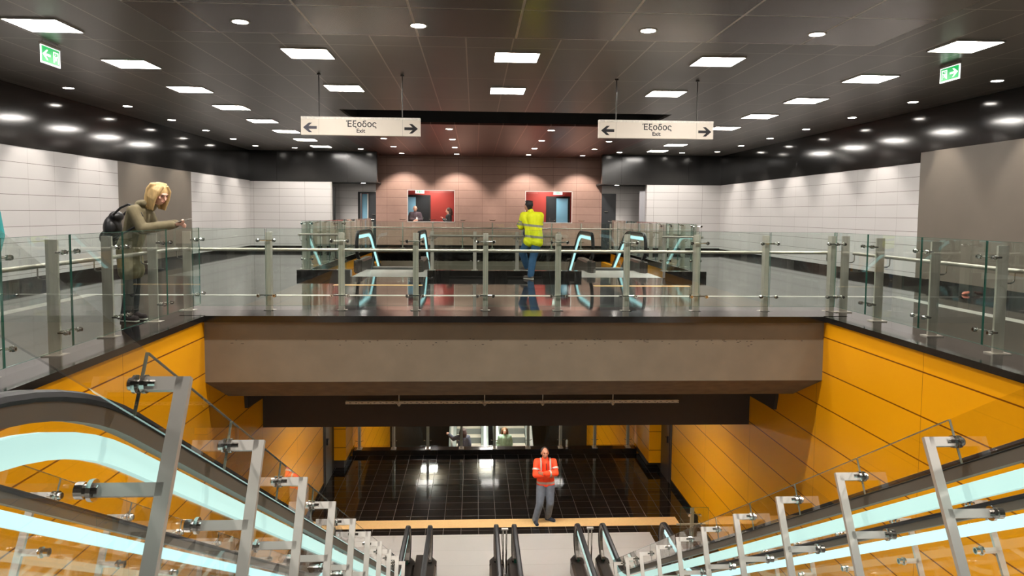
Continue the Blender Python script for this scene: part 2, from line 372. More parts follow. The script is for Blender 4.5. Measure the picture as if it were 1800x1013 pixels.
a = MB(); a.box(5.08, 5.22, YC-.06, YC-.02, 1.50, 1.53); a.build('door_handle', CHROME, o)
t = MB(); t.box(6.15, 6.36, YF+.26, YF+.30, 0, 2.28)
struct('trim_3', t, mat('pale_blue_grey', srgb(170, 168, 172), .5), 'pale door leaf edge standing open in the right corridor', 'door edge')  # one even pale blue-grey over the whole edge
t = MB(); t.box(-5.17, -5.09, YF+.26, YF+.34, 0, 2.30)
struct('trim_15', t, BLACK, 'black door edge standing open in the left corridor', 'door edge')

# ------------------------------------------------------------------ near opening: orange side walls, beam, lobby
def slopez(y): return 1.10-SL*y          # underside line of the pit walls is hidden; only used for decks
o1 = MB(); o1.box(WL-.15, WL, .9, 17.5, LZ-.2, -.06); o1.box(WL-.15, -3.3, 18.76, 22.2, LZ+.22, -2.2, 0).box(WL-.15, -3.3, 18.74, 18.76, LZ+.22, -2.2, 1)
struct('wall_opening_left', o1, [ORANGE, ORANGEF], 'orange panelled wall on the left of the stairwell')
o1 = MB(); o1.box(WR, WR+.15, .9, 17.5, LZ-.2, -.06); o1.box(4.55, WR+.15, 18.36, 22.2, LZ+.22, -2.2, 0).box(4.55, WR+.15, 18.34, 18.36, LZ+.22, -2.2, 1)
struct('wall_opening_right', o1, [ORANGE, ORANGEF], 'orange panelled wall on the right of the stairwell')
k = MB()
for s, x in ((-1, WL), (1, WR)):
    k.box(x, x+s*.15, 17.5, 18.8, LZ, -2.2)
    k.box(x-s*.02, x+s*.15, 17.4, 17.5, LZ, -2.2)
    xi = -3.3 if s < 0 else 4.55
    k.box(xi+s*.06, x+s*.15, 18.8, 22.2, LZ, LZ+.22)
struct('wall_lobby', k, DARKB, 'dark brown wall bays of the lower lobby')
for nm, x, s, lab in (('door_5', WL, 1, 'dark service door in the left lobby wall beside the orange block'), ('door_6', WR, -1, 'dark service door in the right lobby wall beside the orange block')):
    t = MB(); t.box(x, x+s*.03, 17.55, 18.32, LZ, -3.1); o = struct(nm, t, mat('brown_door_paint', srgb(62, 52, 47), .35), lab, 'door')
    a = MB(); a.box(x+s*.03, x+s*.07, 17.62, 17.66, LZ+.98, LZ+1.14).box(x+s*.055, x+s*.07, 17.62, 17.78, LZ+1.08, LZ+1.10); tag(a.build('door_handle', INK, o), 'black lever handle')

bm_ = MB()
bm_.prism_x([(YB+.02, -.05), (YB+.02, -.90), (10.78, -1.31), (11.25, -1.10), (11.25, -.05)], WL, WR)
bm2 = MB()
# bottom sloping soffit gets rougher plaster: thin skin 4 mm below
n_ = Vector((0, -.53, -.85)).normalized()
e = .006
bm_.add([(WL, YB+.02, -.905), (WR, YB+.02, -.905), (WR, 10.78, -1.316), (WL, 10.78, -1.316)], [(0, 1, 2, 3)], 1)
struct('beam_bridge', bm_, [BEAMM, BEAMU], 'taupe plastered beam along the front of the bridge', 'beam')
bm_ = MB(); bm_.prism_x([(12.5, -.30), (12.5, -2.30), (13.0, -2.30), (13.0, -.30)], WL, WR)
bm_.prism_x([(11.25, -.30), (11.25, -1.2), (11.5, -1.2), (11.5, -.3)], WL, WR)
bm_.prism_x([(11.5, -.30), (11.5, -1.50), (11.53, -1.70), (12.5, -1.76), (12.5, -.30)], WL, WL+.05)
bm_.prism_x([(11.3, -.30), (11.3, -1.50), (11.36, -1.72), (12.5, -1.76), (12.5, -.30)], WR-.05, WR)
struct('beam_lobby', bm_, DARKB, 'dark brown downstand beam under the bridge', 'beam')
t = MB(); t.box(WL, WR, 13.0, 19.95, -2.34, -2.26); struct('ceiling_lobby', t, CEILM, 'dark ceiling of the lower lobby')

fl = MB(); fl.box(WL, WR, 9.0, 19.75, LZ-.25, LZ); struct('floor_lobby', fl, LOBBYM, 'glossy black tiled floor of the lower lobby')
t = MB(); t.box(-2.95, 4.45, 15.06, 15.47, LZ, LZ+.004); struct('trim_4', t, BEIGE, 'beige tactile strip across the lobby floor', 'tactile strip')
t = MB(); t.box(-3.3, 4.55, 19.75, 20.05, LZ, LZ+.14); struct('trim_5', t, GRAN, 'black granite kerb at the far edge of the lobby floor', 'kerb')
# skirting
t = MB(); t.box(WL, WL+.02, 15.2, 17.4, LZ, LZ+.12).box(WR-.02, WR, 15.2, 17.4, LZ, LZ+.12); struct('baseboard_lobby', t, GRAN, 'black skirting of the lobby walls')
# lower pit beyond the lobby
t = MB(); t.box(-3.45, -3.3, 22.2, 28.6, -9.7, -.3).box(4.55, 4.7, 22.2, 28.6, -9.7, -.3).box(-3.45, -3.3, 20.05, 22.2, -9.7, LZ+.2).box(4.55, 4.7, 20.05, 22.2, -9.7, LZ+.2).box(-3.45, 4.7, 19.8, 20.05, -9.7, LZ)
struct('wall_lower_pit', t, [ORANGE], 'orange walls of the void beyond the lobby')
t = MB(); t.box(-3.45, 4.7, 28.6, 28.75, -9.7, -3.3); struct('wall_lower_back', t, BLACK, 'dark back wall of the lower void')
t = MB(); t.box(-3.45, 4.7, 20, 28.6, -9.8, -9.6); struct('floor_platform', t, GRAN, 'dark platform level floor')
t = MB(); t.prism_x([(18.8, -.95), (27.0, -5.0), (27.0, -5.2), (18.8, -1.15)], -3.3, 4.55)
# upper far pit
t = MB(); t.box(WL-.15, WL, PB0, PB1+.2, -2.2, -.0).box(WR, WR+.15, PB0, PB1+.2, -2.2, 0)
struct('wall_far_pit', t, ORANGE, 'orange side walls of the far escalator opening')
t = MB(); t.prism_x([(PB1, -.02), (PB1, -2.2), (PB1+.2, -2.2), (PB1+.2, -.02)], WL, WR).prism_x([(PB0+.0, -.3), (PB0, -1.5), (27.2, -4.6), (27.2, -4.9), (13.0, -1.9), (13.0, -.3)], WL, WR)
struct('wall_far_pit_back', t, BROWN, 'taupe end wall and sloping base of the far escalator opening')
# kerb around far opening (gaps at landing plates)
LPL = (-2.68, -1.02); LPR = (2.36, 4.22)
t = MB(); 
for x0, x1 in ((WL-.22, LPL[0]), (LPL[1], LPR[0]), (LPR[1], WR+.26)): t.box(x0, x1, 15.9, 16.12, 0, .15)
t.box(WL-.22, WL+.02, 16.12, PB1+.1, 0, .15).box(WR-.02, WR+.26, 16.12, PB1+.1, 0, .15).box(WL, WR, PB1-.02, PB1+.2, 0, .15)
struct('trim_6', t, GRAN, 'black granite kerb around the far escalator opening', 'kerb')
for nm, (x0, x1), lab in (('trim_7', LPL, 'left'), ('trim_8', LPR, 'right')):
    t = MB(); t.box(x0-.02, x1+.02, 14.05, 14.22, 0, .004); struct(nm, t, BEIGE, 'beige tactile strip before the far %s escalator' % lab, 'tactile strip')

# plaster flaws on the beam: shallow chips
t = MB(); rr = random.Random(3)
for i in range(70):
    x = rr.uniform(-3.3, 4.6); z = -.30-abs(rr.gauss(0, .05)); wd = rr.uniform(.01, .04)
    t.prism_x([(YB+.021, z), (YB+.0195, z-.004), (YB+.0195, z-.01), (YB+.021, z-.012)], x, x+wd)
struct('trim_9', t, DARKB, 'small plaster chips along the bridge beam', 'chips')

# ------------------------------------------------------------------ lights
def panel(x, y, z=ZC, name='ceiling_panel_light', label='', group=None, s=.6, zoff=0.0):
    t = empty(name, label, 'ceiling light', (x, y, z-zoff), group)
    a = MB(); h = s/2
    a.box(-h-.012, h+.012, -h-.012, -h, -.02, .0).box(-h-.012, h+.012, h, h+.012, -.02, 0).box(-h-.012, -h, -h, h, -.02, 0).box(h, h+.012, -h, h, -.02, 0)
    a.build('frame', LSTEEL, t)
    a = MB(); a.box(-h, h, -h, h, -.014, -.002); a.build('diffuser', PANELM, t)
    return t
rows = [('outermost left', -5.12, 9.11, 2.248, range(-4, 8), 'square panel lights in the outer left row'),
        ('outermost right', 6.25, 9.19, 2.248, range(-4, 8), 'square panel lights in the outer right row')]
for rn, x, y0, s, ks_, grp in rows:
    n = 0
    for kk in ks_:
        if kk < 0 and kk % 2: continue
        if kk >= 0: n += 1
        lab = ('square white ceiling panel light, %s of the %s row counted from the viewer' % (ORD[n], rn)) if kk >= 0 else 'square ceiling panel light %s the viewer over the %s aisle' % ('far behind' if kk == -4 else 'just above', rn.split()[-1])
        panel(x, y0+s*kk, label=lab, group=grp if kk >= 0 else None)
for cn, x, y0 in (('left inner', -2.30, 10.38), ('centre', .575, 10.36), ('right inner', 3.43, 10.38)):
    for kk in (0, 1):
        panel(x, y0+2.8*kk, label='square white ceiling panel light over the bridge, %s of the %s pair' % (('nearer', 'farther')[kk], cn), group='square panel lights above the bridge')
panel(.6, 25.4, -4.72, label='larger square panel light added out of view to brighten the lower escalators', s=1.0)  # added fill panel, hidden from the camera, brightens the lower escalators
def downlight(x, y, z, label, group, power=SPOT, aim=(0, 0, -1), size=70, r=.085):
    t = empty('downlight', label, 'ceiling light', (x, y, z), group)
    a = MB()
    n = 20; v = []
    for i in range(n):
        q = 2*PI*i/n; cs, sn = math.cos(q), math.sin(q)
        v += [(cs*r, sn*r, -.003), (cs*(r+.022), sn*(r+.022), -.008), (cs*(r+.022), sn*(r+.022), 0)]
    fs = []
    for i in range(n):
        j = (i+1) % n; fs += [(3*i, 3*j, 3*j+1, 3*i+1), (3*i+1, 3*j+1, 3*j+2, 3*i+2)]
    a.add(v, fs); a.build('trim_ring', LSTEEL, t, smooth=True)
    a = MB(); a.cyl((0, 0, -.006), (0, 0, -.001), r, n=20); a.build('lens', DOWNM, t)
    if power:
        l = bpy.data.lights.new('lamp', 'SPOT'); l.energy = power; l.spot_size = math.radians(size); l.spot_blend = .55; l.color = (1, .93, .84); l.shadow_soft_size = .05
        lo = bpy.data.objects.new('lamp', l); C.objects.link(lo); lo.parent = t; lo.location = (0, 0, -.03)
        lo.rotation_euler = Vector(aim).to_track_quat('-Z', 'Y').to_euler()
    return t
n = 0
for kk in range(-3, 7):
    if kk > -2 or kk == -3: 
        n += 1
        downlight(-7.321, 13.73+2.2534*kk, ZC, 'small round downlight beside the left wall band, %s from the viewer' % ORD[n], 'round downlights along the left wall', aim=(-.22, 0, -1))
n = 0
for kk in range(-2, 8):
    n += 1
    downlight(8.352, 11.455+2.2534*kk, ZC, 'small round downlight beside the right wall band, %s from the viewer' % ORD[n], 'round downlights along the right wall', aim=(.22, 0, -1))
for i, x in enumerate((-2.685, -.66, 2.03, 4.06)):
    downlight(x, 8.66, ZC-.03, 'large round downlight over the stairwell, %s from the left' % ORD[i+1].replace('nearest', 'first'), 'round downlights over the near opening', power=110, size=120)
    downlight(x, 3.2, ZC-.03, 'round downlight added out of view above the viewer, %s from the left' % ORD[i+1].replace('nearest', 'first'), 'added downlights above the viewer', power=130, size=130)  # unseen row put in to lighten the objects below
for ci, x in enumerate((-2.70, -.67, 2.0, 4.03)):
    for ri, y in enumerate((19.3, 22.0, 24.65, 27.35)):
        last = ri == 3
        downlight(x, y, ZC, 'small downlight in the rose ceiling, %s row away, %s from the left' % (ORD[ri+1], ORD[ci+1].replace('nearest', 'first')), 'downlights in the rose ceiling', power=115 if last else 60, aim=(0, .38, -1) if last else (0, 0, -1), size=88 if last else 80)
for x, y, w_ in ((-3.95, 25.75, 'far left beside the rose ceiling'), (-6.17, 25.6, 'far left midway to the wall'), (5.1, 25.75, 'far right beside the rose ceiling'), (7.3, 25.6, 'far right between the rose block and the wall')):
    downlight(x, y, ZC, 'small downlight at the '+w_, None, power=50, aim=(0, .2, -1), size=120)
downlight(-4.15, 27.6, 2.49, 'small downlight in the low ceiling of the left corridor', None, power=14, size=120)
downlight(5.35, 27.4, 2.51, 'small downlight in the low ceiling of the right corridor', None, power=12, size=120)
for x, w_ in ((-1.65, 'left'), (2.9, 'right')):
    panel(x, 29.5, 2.6, label='small unseen panel light added to brighten the %s booth' % w_, s=.5)  # booth lamps out of view, added to brighten the interiors
for i, (x, y) in enumerate(((-1.7, 14.3), (.6, 14.3), (2.9, 14.3), (-1.7, 17.6), (.6, 17.6), (2.9, 17.6))):
    panel(x, y, -2.34, label='square lobby ceiling panel light, %s row, %s' % (('near', 'far')[i//3], ('left', 'centre', 'right')[i % 3]), group='lobby ceiling panel lights')
for x, y, w_ in ((-1.34, 22.0, 'left'), (.45, 22.5, 'right')):
    panel(x, y, -4.05, label='square panel light over the lower void, %s one' % w_, s=.48)

# ------------------------------------------------------------------ escalators
def rpath(pts, R, n=8):
    out = [Vector(pts[0])]
    for i in range(1, len(pts)-1):
        p, q, r_ = Vector(pts[i-1]), Vector(pts[i]), Vector(pts[i+1])
        d1, d2 = (p-q).normalized(), (r_-q).normalized(); ang = d1.angle(d2); tl = R/math.tan(ang/2)
        a, b = q+d1*tl, q+d2*tl; c_ = q+(d1+d2).normalized()*(R/math.sin(ang/2))
        va, vb = a-c_, b-c_; w_ = va.angle(vb); sg = 1 if va.x*vb.y-va.y*vb.x > 0 else -1
        for k in range(n+1):
            th = sg*w_*k/n; out.append(c_+Vector((va.x*math.cos(th)-va.y*math.sin(th), va.x*math.sin(th)+va.y*math.cos(th))))
    out.append(Vector(pts[-1])); return out
def withn(pts):
    r_ = []
    for i, p in enumerate(pts):
        d = (pts[min(i+1, len(pts)-1)]-pts[max(i-1, 0)]).normalized(); r_.append((p.x, p.y, -d.y, d.x))
    return r_
def escalator(name, label, xl, xr, zc, z0, z1, y0, y1, plate0, plate1, lit=(1, 1), ledmats=None, r=.33, group=None, pw=(.12, .12), curve=1.9, cut=None, nose=True):
    """handrail line z = zc - SL*y between level z0 (at y0) and level z1 (at y1)"""
    t = empty(name, label, 'escalator', ((xl+xr)/2, plate0[0] if plate0 else y0, z0-.97), group)
    ox, oy, oz = t.location
    def fin(mb, nm, mt, **k):
        o = mb.build(nm, mt, None, **k); o.parent = t; o.location = (-ox, -oy, -oz); return o
    T = ((zc-z0)/SL, z0); B = ((zc-z1)/SL, z1)
    core = rpath([(y0+r, z0), T, B, (y1-r, z1)], curve)
    if cut: core = [p for p in core if p.x <= cut+.01]; core[-1:] = [Vector((cut, zc-SL*cut))]
    ring = []
    K = 10
    for k in range(K+1):
        a = -PI/2-PI*k/K; ring.append(Vector((y0+r+r*math.cos(a), z0-r+r*math.sin(a))))
    end = []
    if not cut:
        for k in range(K+1):
            a = PI/2-PI*k/K; end.append(Vector((y1-r+r*math.cos(a), z1-r+r*math.sin(a))))
    full = withn(ring+core[1:-1]+end) if not cut else withn(ring+core[1:])
    cn = withn(core)
    for si, x in enumerate((xl, xr)):
        a = MB(); a.sweep(full, [(x-.033, -.016), (x+.033, -.016), (x+.042, -.004), (x+.036, .010), (x+.018, .016), (x-.018, .016), (x-.036, .010), (x-.042, -.004)])
        fin(a, 'handrail', RUBBER, smooth=False)
        a = MB(); a.sweep(full, [(x-.022, -.070), (x+.022, -.070), (x+.028, -.016), (x-.028, -.016)]); fin(a, 'handrail_guide', ALU)
        if lit[si]:
            a = MB(); a.sweep(cn, [(x-.016, -.175), (x+.016, -.175), (x+.020, -.10), (x-.020, -.10)])
            o = fin(a, 'light_strip', (ledmats or (LED, LED))[si]); o['label'] = 'glowing pale cyan light strip'
        up = [(y-ny*-.0+ny*-.05, z+nz*-.05) for y, z, ny, nz in full]
        dn = [(y+ny*-.70, z+nz*-.70) for y, z, ny, nz in cn]
        a = MB(); a.prism_x(up+dn[::-1], x-.005, x+.005, 0, 1); fin(a, 'glass_balustrade', [GLASSL, GEDGE])
        a = MB(); sgn = -1 if si == 0 else 1
        hw = pw[si]
        a.sweep(cn, [(x-hw, -1.02), (x+hw, -1.02), (x+hw, -.74), (x+hw*.7, -.69), (x-hw*.7, -.69), (x-hw, -.74)])
        if not cut and nose:
            zz = z1-.70; a.prism_z([(x-hw, y1-r), (x+hw, y1-r), (x+hw, y1-.18), (x+.03, y1-.02), (x-.03, y1-.02), (x-hw, y1-.18)], z1-.97, zz)
        zz = z0-.70; a.prism_z([(x-hw, y0+r), (x-hw, y0+.18), (x-.03, y0+.02), (x+.03, y0+.02), (x+hw, y0+.18), (x+hw, y0+r)], z0-.97, zz)
        fin(a, 'balustrade_deck', DECK)
    # steps
    a = MB(); y = T[0]-.55; zt = z0-.97; ylast = (cut or (B[0]+.6))
    zb = z1-.97
    while y < ylast:
        z = max(min(zt, zc-.97-SL*(y+.2)), zb)
        a.box(xl+.12, xr-.12, y, y+.42, z-.06, z-.004); a.box(xl+.12, xr-.12, y+.40, y+.42, z-.24, z-.004)
        y += .40
    st = fin(a, 'steps', mat('step_metal', (0.30, 0.29, 0.28, 1), .4, .7, noise=.1, nscale=40)); st['kind'] = 'stuff'
    a = MB(); a.sweep(cn, [(xl-.10, -1.35), (xr+.10, -1.35), (xr+.10, -1.24), (xl-.10, -1.24)]); fin(a, 'soffit_cladding', DECK)
    if plate0: a = MB(); a.box(xl-plate0[2], xr+plate0[3], plate0[0], plate0[1], z0-.97, z0-.962); fin(a, 'landing_plate', PLATE)
    if plate1 and not cut: a = MB(); a.box(xl-plate1[2], xr+plate1[3], plate1[0], plate1[1], z1-.97, z1-.962); fin(a, 'landing_plate', PLATE)
    return t
ZR1 = LZ+.98
escalator('escalator', 'left escalator with a long cyan light strip, nearest the left orange wall', -2.421, -1.175, 2.143, .95, ZR1, -.2, 13.2, (-.9, 1.3, .1, .1), (11.4, 14.69, .1, .22), ledmats=(LEDB, LED))
escalator('escalator', 'right escalator with a long cyan light strip, nearest the right orange wall', 2.388, 3.528, 2.143, .95, ZR1, -.2, 13.2, (-.9, 1.3, .1, .1), (11.4, 14.69, .235, .17), ledmats=(LED, LEDB))
escalator('escalator', 'inner left escalator seen only as its lower landing between dark handrail loops', -.778, .425, 1.30, .95, ZR1, -1.6, 13.2, (-2.2, -.6, .1, .1), (10.0, 14.69, .165, .16), lit=(0, 0))
escalator('escalator', 'inner right escalator seen only as its lower landing between dark handrail loops', .755, 1.922, 1.30, .95, ZR1, -1.6, 13.2, (-2.2, -.6, .1, .1), (10.0, 14.69, .16, .22), lit=(0, 1))
# far pair going down from the bridge
escalator('escalator', 'far left escalator on the upper floor, cyan lit loop behind the bridge railing', -2.77, -1.32, .95+SL*19.6, .95, -3.3, 17.35, 40, (14.66, 18.2, -.08, .30), None, ledmats=(LEDB, LEDB), cut=25.7, curve=1.5, pw=(.10, .10))
escalator('escalator', 'far right escalator on the upper floor, cyan lit loop behind the bridge railing', 2.84, 4.12, .95+SL*19.6, .95, -3.3, 17.35, 40, (14.66, 18.2, .48, .10), None, ledmats=(LEDB, LEDB), cut=25.7, curve=1.5, pw=(.10, .10))
# sloping infill panels between escalators and side walls (plain steel cladding)
for nm, x0, x1, side in (('trim_10', WL, -2.53, 'left'), ('trim_11', 3.65, WR, 'right')):
    a = MB(); a.prism_x([(.95, -.06), (1.7, -.10), (11.2, LZ+.20), (12.9, LZ+.10), (12.9, LZ), (10.4, LZ), (.95, -.3)], x0, x1)
    struct(nm, a, LSTEEL, 'sloping steel cladding between the %s escalator and the orange wall' % side, 'cladding')
for nm, x0, x1, lab in (('trim_12', -1.05, -.90, 'left gap'), ('trim_13', .545, .635, 'middle gap'), ('trim_14', 2.045, 2.265, 'right gap')):
    a = MB(); a.prism_x([(1.2, -.15), (10.3, LZ+.15), (12.6, LZ+.15), (12.6, LZ), (10.0, LZ), (1.2, -.5)], x0, x1)
    struct(nm, a, DECK, 'dark sloping infill strip between escalators, '+lab, 'cladding')
# short bright posts in the gaps at the lower landing
for x, w_ in ((.585, 'middle'), (2.16, 'right')):
    t = empty('newel_post', 'slim steel post with a small cap standing between the lower handrail loops, %s gap' % w_, 'post', (x, 13.0, LZ), 'slim posts between the lower loops')
    a = MB(); a.cyl((-.03, 0, .0), (-.03, 0, .86), .016).cyl((.03, .0, 0), (.03, 0, .86), .016); a.build('post', CHROME, t)
    a = MB(); a.box(-.06, .06, -.03, .03, .86, .885); a.build('cap', LSTEEL, t)
a = MB(); a.box(-1.045, -.91, 11.6, 13.2, LZ+.15, LZ+.32)
tag(a.build('deck_box', DECK, None, bevel=.01), 'brown metal box lying in the gap between the two left handrail loops', 'cladding box')

# ------------------------------------------------------------------ barrier of steel stanchions and glass beside an escalator
def barrier(name, label, xp, s, ys, off, longarm, showtop=True, ptop=.10, mats=(GLASSB, None)):
    """s = direction of the arms; posts stand perpendicular to the slope; handrail line z = 2.143 - SL*y"""
    t = empty(name, label, 'glass barrier', (xp, ys[0], 0)); ox, oy, oz = t.location
    def fin(mb, nm, mt, p=None, **k):
        o = mb.build(nm, mt, **k); o.parent = p or t
        if p is None: o.location = (-ox, -oy, 0)
        return o
    al = math.atan(SL); d = Vector((0, math.cos(al), -math.sin(al))); u = Vector((0, math.sin(al), math.cos(al))); X = Vector((1, 0, 0))
    tops = []
    for y in ys:
        top = Vector((xp, y, 2.143-SL*y+off)); tops.append(top)
        a = MB(); a.obox(top-u*.60, X, d, u, .0225, .012, .60)
        a.obox(top-u*.0225+X*s*.065, X, d, u, .065, .012, .0225)
        p = fin(a, 'stanchion', LSTEEL)
        a = MB(); e = top-u*.35; a.obox(e+X*s*(longarm/2), X, d, u, longarm/2, .012, .020); b = a.build('lower_arm', LSTEEL); b.parent = p
        a = MB(); c0 = top-u*.022+X*s*.085
        a.cyl(c0, c0+X*s*.075, .016, n=12).cyl(c0+X*s*.028, c0+X*s*.042, .030, n=14).cyl(c0+X*s*.058, c0+X*s*.07, .030, n=14).cyl(c0+X*s*.07, c0+X*s*.085, .020, n=10)
        b = a.build('glass_clamp', CHROME, smooth=False); b.parent = p; a = MB()
        c1 = e+X*s*longarm
        a.cyl(c1-X*s*.01, c1+X*s*.055, .018, n=12).cyl(c1+X*s*.002, c1+X*s*.016, .034, n=14).cyl(c1+X*s*.03, c1+X*s*.055, .026, n=14)
        b = a.build('glass_clamp', CHROME, smooth=False); b.parent = p
    xg = xp+s*.135
    for i in range(len(ys)):
        A = Vector((xg, tops[i].y, tops[i].z)); 
        Bv = Vector((xg, tops[i+1].y, tops[i+1].z)) if i+1 < len(ys) else A+d*.9
        if i == 0:
            A0_ = A-d*.95; q = MB(); mid = (A0_+A)/2; q.obox(mid+u*(-.02), X, d, u, .005, (A-A0_).length/2-.005, .105)
            o = q.build('glass_panel', [mats[0]]); o.parent = t; o.location = (-ox, -oy, 0)
        q = MB(); mid = (A+Bv)/2; L_ = (Bv-A).length/2-.005
        q.obox(mid+u*(-.02), X, d, u, .005, L_, .105)
        q.obox(A+d*.002+u*(-.02), X, d, u, .0052, .002, .105, 1)
        q.obox(mid+u*(.085), X, d, u, .0052, L_, .0015, 1)
        o = q.build('glass_panel', [mats[0], PEDGE]); o.parent = t; o.location = (-ox, -oy, 0)
    return t
barrier('glass_barrier', 'row of leaning steel stanchions with glass, left of centre, arms pointing left', -.93, -1, [2.372+.80*i for i in range(10)], .085, .20)
barrier('glass_barrier', 'row of leaning steel stanchions with glass, right of centre, arms pointing right', 2.17, 1, [3.32+.82*i-1.64 for i in range(2, 12)], .115, .20)
barrier('glass_barrier', 'row of steel stanchions beyond the left escalator, arms pointing right', -2.72, 1, [3.65+.92*i for i in range(8)], .13, .12)
barrier('glass_barrier', 'row of steel stanchions beyond the right escalator, arms pointing left', 3.82, -1, [3.3+.92*i for i in range(8)], .10, .12)

# ------------------------------------------------------------------ glass balustrades
def balustrade(name, label, p0, p1, z, stations, gs=.155, rs=.14, h=1.115, gh=(.095, 1.165), rail=True, sect=(.036, .055), side=1, rail_ext=0.0, group=None, ends=None, simple=False, roff=None, rz=.86, joint=None, clampz=(1.0, .235), gtint=None):
    """stations: distances from p0 of the posts; side=+1 glass on the left of p0->p1"""
    p0, p1 = Vector((p0[0], p0[1], z)), Vector((p1[0], p1[1], z)); u = (p1-p0).normalized(); L_ = (p1-p0).length
    nrm = Vector((-u.y, u.x, 0))*side; Z = Vector((0, 0, 1))
    t = empty(name, label, 'glass balustrade', p0, group)
    def fin(mb, nm, mt, p=None, **k):
        o = mb.build(nm, mt, **k); o.parent = p or t
        if p is None: o.location = -p0
        return o
    for s in stations:
        c = p0+u*s
        a = MB(); a.obox(c+Z*(h/2), u, nrm, Z, sect[0], sect[1], h/2); a.obox(c+Z*.006, u, nrm, Z, .07, .10, .006)
        p = fin(a, 'post', STEEL)
        if simple:
            a = MB()
            for zz in clampz: a.tube([c+u*.10+nrm*(gs-.04)+Z*(zz+.02), c+u*.07+nrm*.02+Z*zz, c-u*.07+nrm*.02+Z*zz, c-u*.10+nrm*(gs-.04)+Z*(zz+.02)], .010, n=6)
            b = a.build('clamp', CHROME); b.parent = p
        else:
            for zz in clampz:
                a = MB(); e1 = c+Z*zz+nrm*(gs*.55)
                a.cyl(c+Z*zz, e1, .012, n=8); a.cyl(e1-u*.11, e1+u*.11, .010, n=8)
                for sg in (-1, 1):
                    q = e1+u*sg*.11; g_ = c+Z*zz+u*sg*.11+nrm*gs
                    a.cyl(q, g_+nrm*.03, .011, n=8); a.cyl(g_-nrm*.018, g_-nrm*.008, .024, n=12); a.cyl(g_+nrm*.008, g_+nrm*.03, .026, .020, n=12)
                b = a.build('spider_clamp', CHROME, smooth=False); b.parent = p
    js = joint if joint is not None else [0]+list(stations)+[L_]
    js = sorted(set(round(v, 3) for v in js))
    for a0, a1 in zip(js[:-1], js[1:]):
        if a1-a0 < .12: continue
        q = MB(); mid = p0+u*((a0+a1)/2)+nrm*gs; hl = (a1-a0)/2-.008; hh = (gh[1]-gh[0])/2
        q.obox(mid+Z*(gh[0]+hh), u, nrm, Z, hl, .006, hh)
        for sg in (-1, 1): q.obox(mid+u*sg*hl+Z*(gh[0]+hh), u, nrm, Z, .0012, .0062, hh, 1)
        q.obox(mid+Z*gh[1], u, nrm, Z, hl, .0062, .0012, 1); q.obox(mid+Z*gh[0], u, nrm, Z, hl, .0062, .0012, 1)
        fin(q, 'glass_panel', [GLASS, GEDGE])
    if rail:
        ro = -rs
        a = MB(); a.cyl(p0-u*rail_ext+nrm*ro+Z*rz, p1+u*rail_ext+nrm*ro+Z*rz, .023, n=16); fin(a, 'handrail', RAILM, smooth=False)
        for s in stations:
            c = p0+u*s; a = MB()
            a.tube([c-nrm*.04+Z*(rz-.13), c+nrm*(ro*.75)+Z*(rz-.13), c+nrm*(ro*.95)+Z*(rz-.115), c+nrm*ro+Z*(rz-.09), c+nrm*ro+Z*(rz-.01)], .008, n=6)
            fin(a, 'rail_bracket', CHROME)
    return t
# bridge front: along +x, glass towards the viewer
BX0, BX1 = -3.88, 5.18
st = [-2.881-BX0+1.0145*i for i in range(-1, 9)]; st = [-3.88-BX0+.03]+[x-BX0 for x in (-2.88, -1.872, -.828, .161, 1.201, 2.193, 3.213, 4.233, 5.213)]
balustrade('bridge_balustrade', 'long glass balustrade with steel posts and handrail along the front of the bridge', (BX0, 10.39), (BX1+.12, 10.39), 0, st[1:], side=-1, gs=.15)
balustrade('side_balustrade', 'glass balustrade with flat steel posts along the left side of the stairwell, beside the woman', (-4.02, 1.3), (-4.02, 10.45), 0, [x-1.3 for x in (2.0, 3.03, 4.06, 5.09, 6.125, 7.16, 8.2, 9.33, 10.43)], side=-1, gs=.17, sect=(.014, .056))
balustrade('side_balustrade', 'glass balustrade with flat steel posts along the right side of the stairwell', (5.40, 1.3), (5.40, 10.38), 0, [x-1.3 for x in (2.0, 3.03, 4.06, 5.09, 6.12, 7.19, 8.275, 9.45, 10.36)], side=1, gs=.17, sect=(.014, .056))
# around the far opening
kz = .15
balustrade('far_balustrade', 'glass balustrade on the black kerb between the two far escalators', (-.98, 16.0), (1.92, 16.0), kz, [.06, .99, 1.92, 2.84], side=1, gs=.07, h=.85, gh=(.02, .83), rz=.76, rs=.10, simple=True, clampz=(.70, .2))
balustrade('far_balustrade', 'short glass balustrade at the front left corner of the far escalator opening', (-3.72, 16.0), (-2.76, 16.0), kz, [.12, .82], side=-1, gs=.08, h=1.04, gh=(.02, 1.05), rz=.77, rs=-.16)
balustrade('far_balustrade', 'short glass balustrade at the front right corner of the far escalator opening', (4.12, 16.0), (5.00, 16.0), kz, [.10, .78], side=-1, gs=.08, h=1.04, gh=(.02, 1.05), rz=.77, rs=-.16)
balustrade('far_balustrade', 'glass balustrade receding along the left side of the far escalator opening', (-3.72, 16.1), (-3.72, 25.8), kz, [.12+1.06*i for i in range(10)], side=-1, gs=.12, h=1.0, gh=(.02, 1.05), rz=.75, rs=.10, simple=True, sect=(.014, .05))
balustrade('far_balustrade', 'glass balustrade receding along the right side of the far escalator opening', (5.0, 16.1), (5.0, 25.8), kz, [.12+1.06*i for i in range(10)], side=1, gs=.12, h=1.0, gh=(.02, 1.05), rz=.75, rs=.10, simple=True, sect=(.014, .05))
balustrade('far_balustrade', 'glass balustrade across the back edge of the far escalator opening, before the rose wall', (-3.7, 26.05), (4.98, 26.05), kz, [.1+1.06*i for i in range(9)], side=-1, gs=.12, h=.92, gh=(.02, .93), rz=.72, rs=.10, simple=True, sect=(.02, .04))
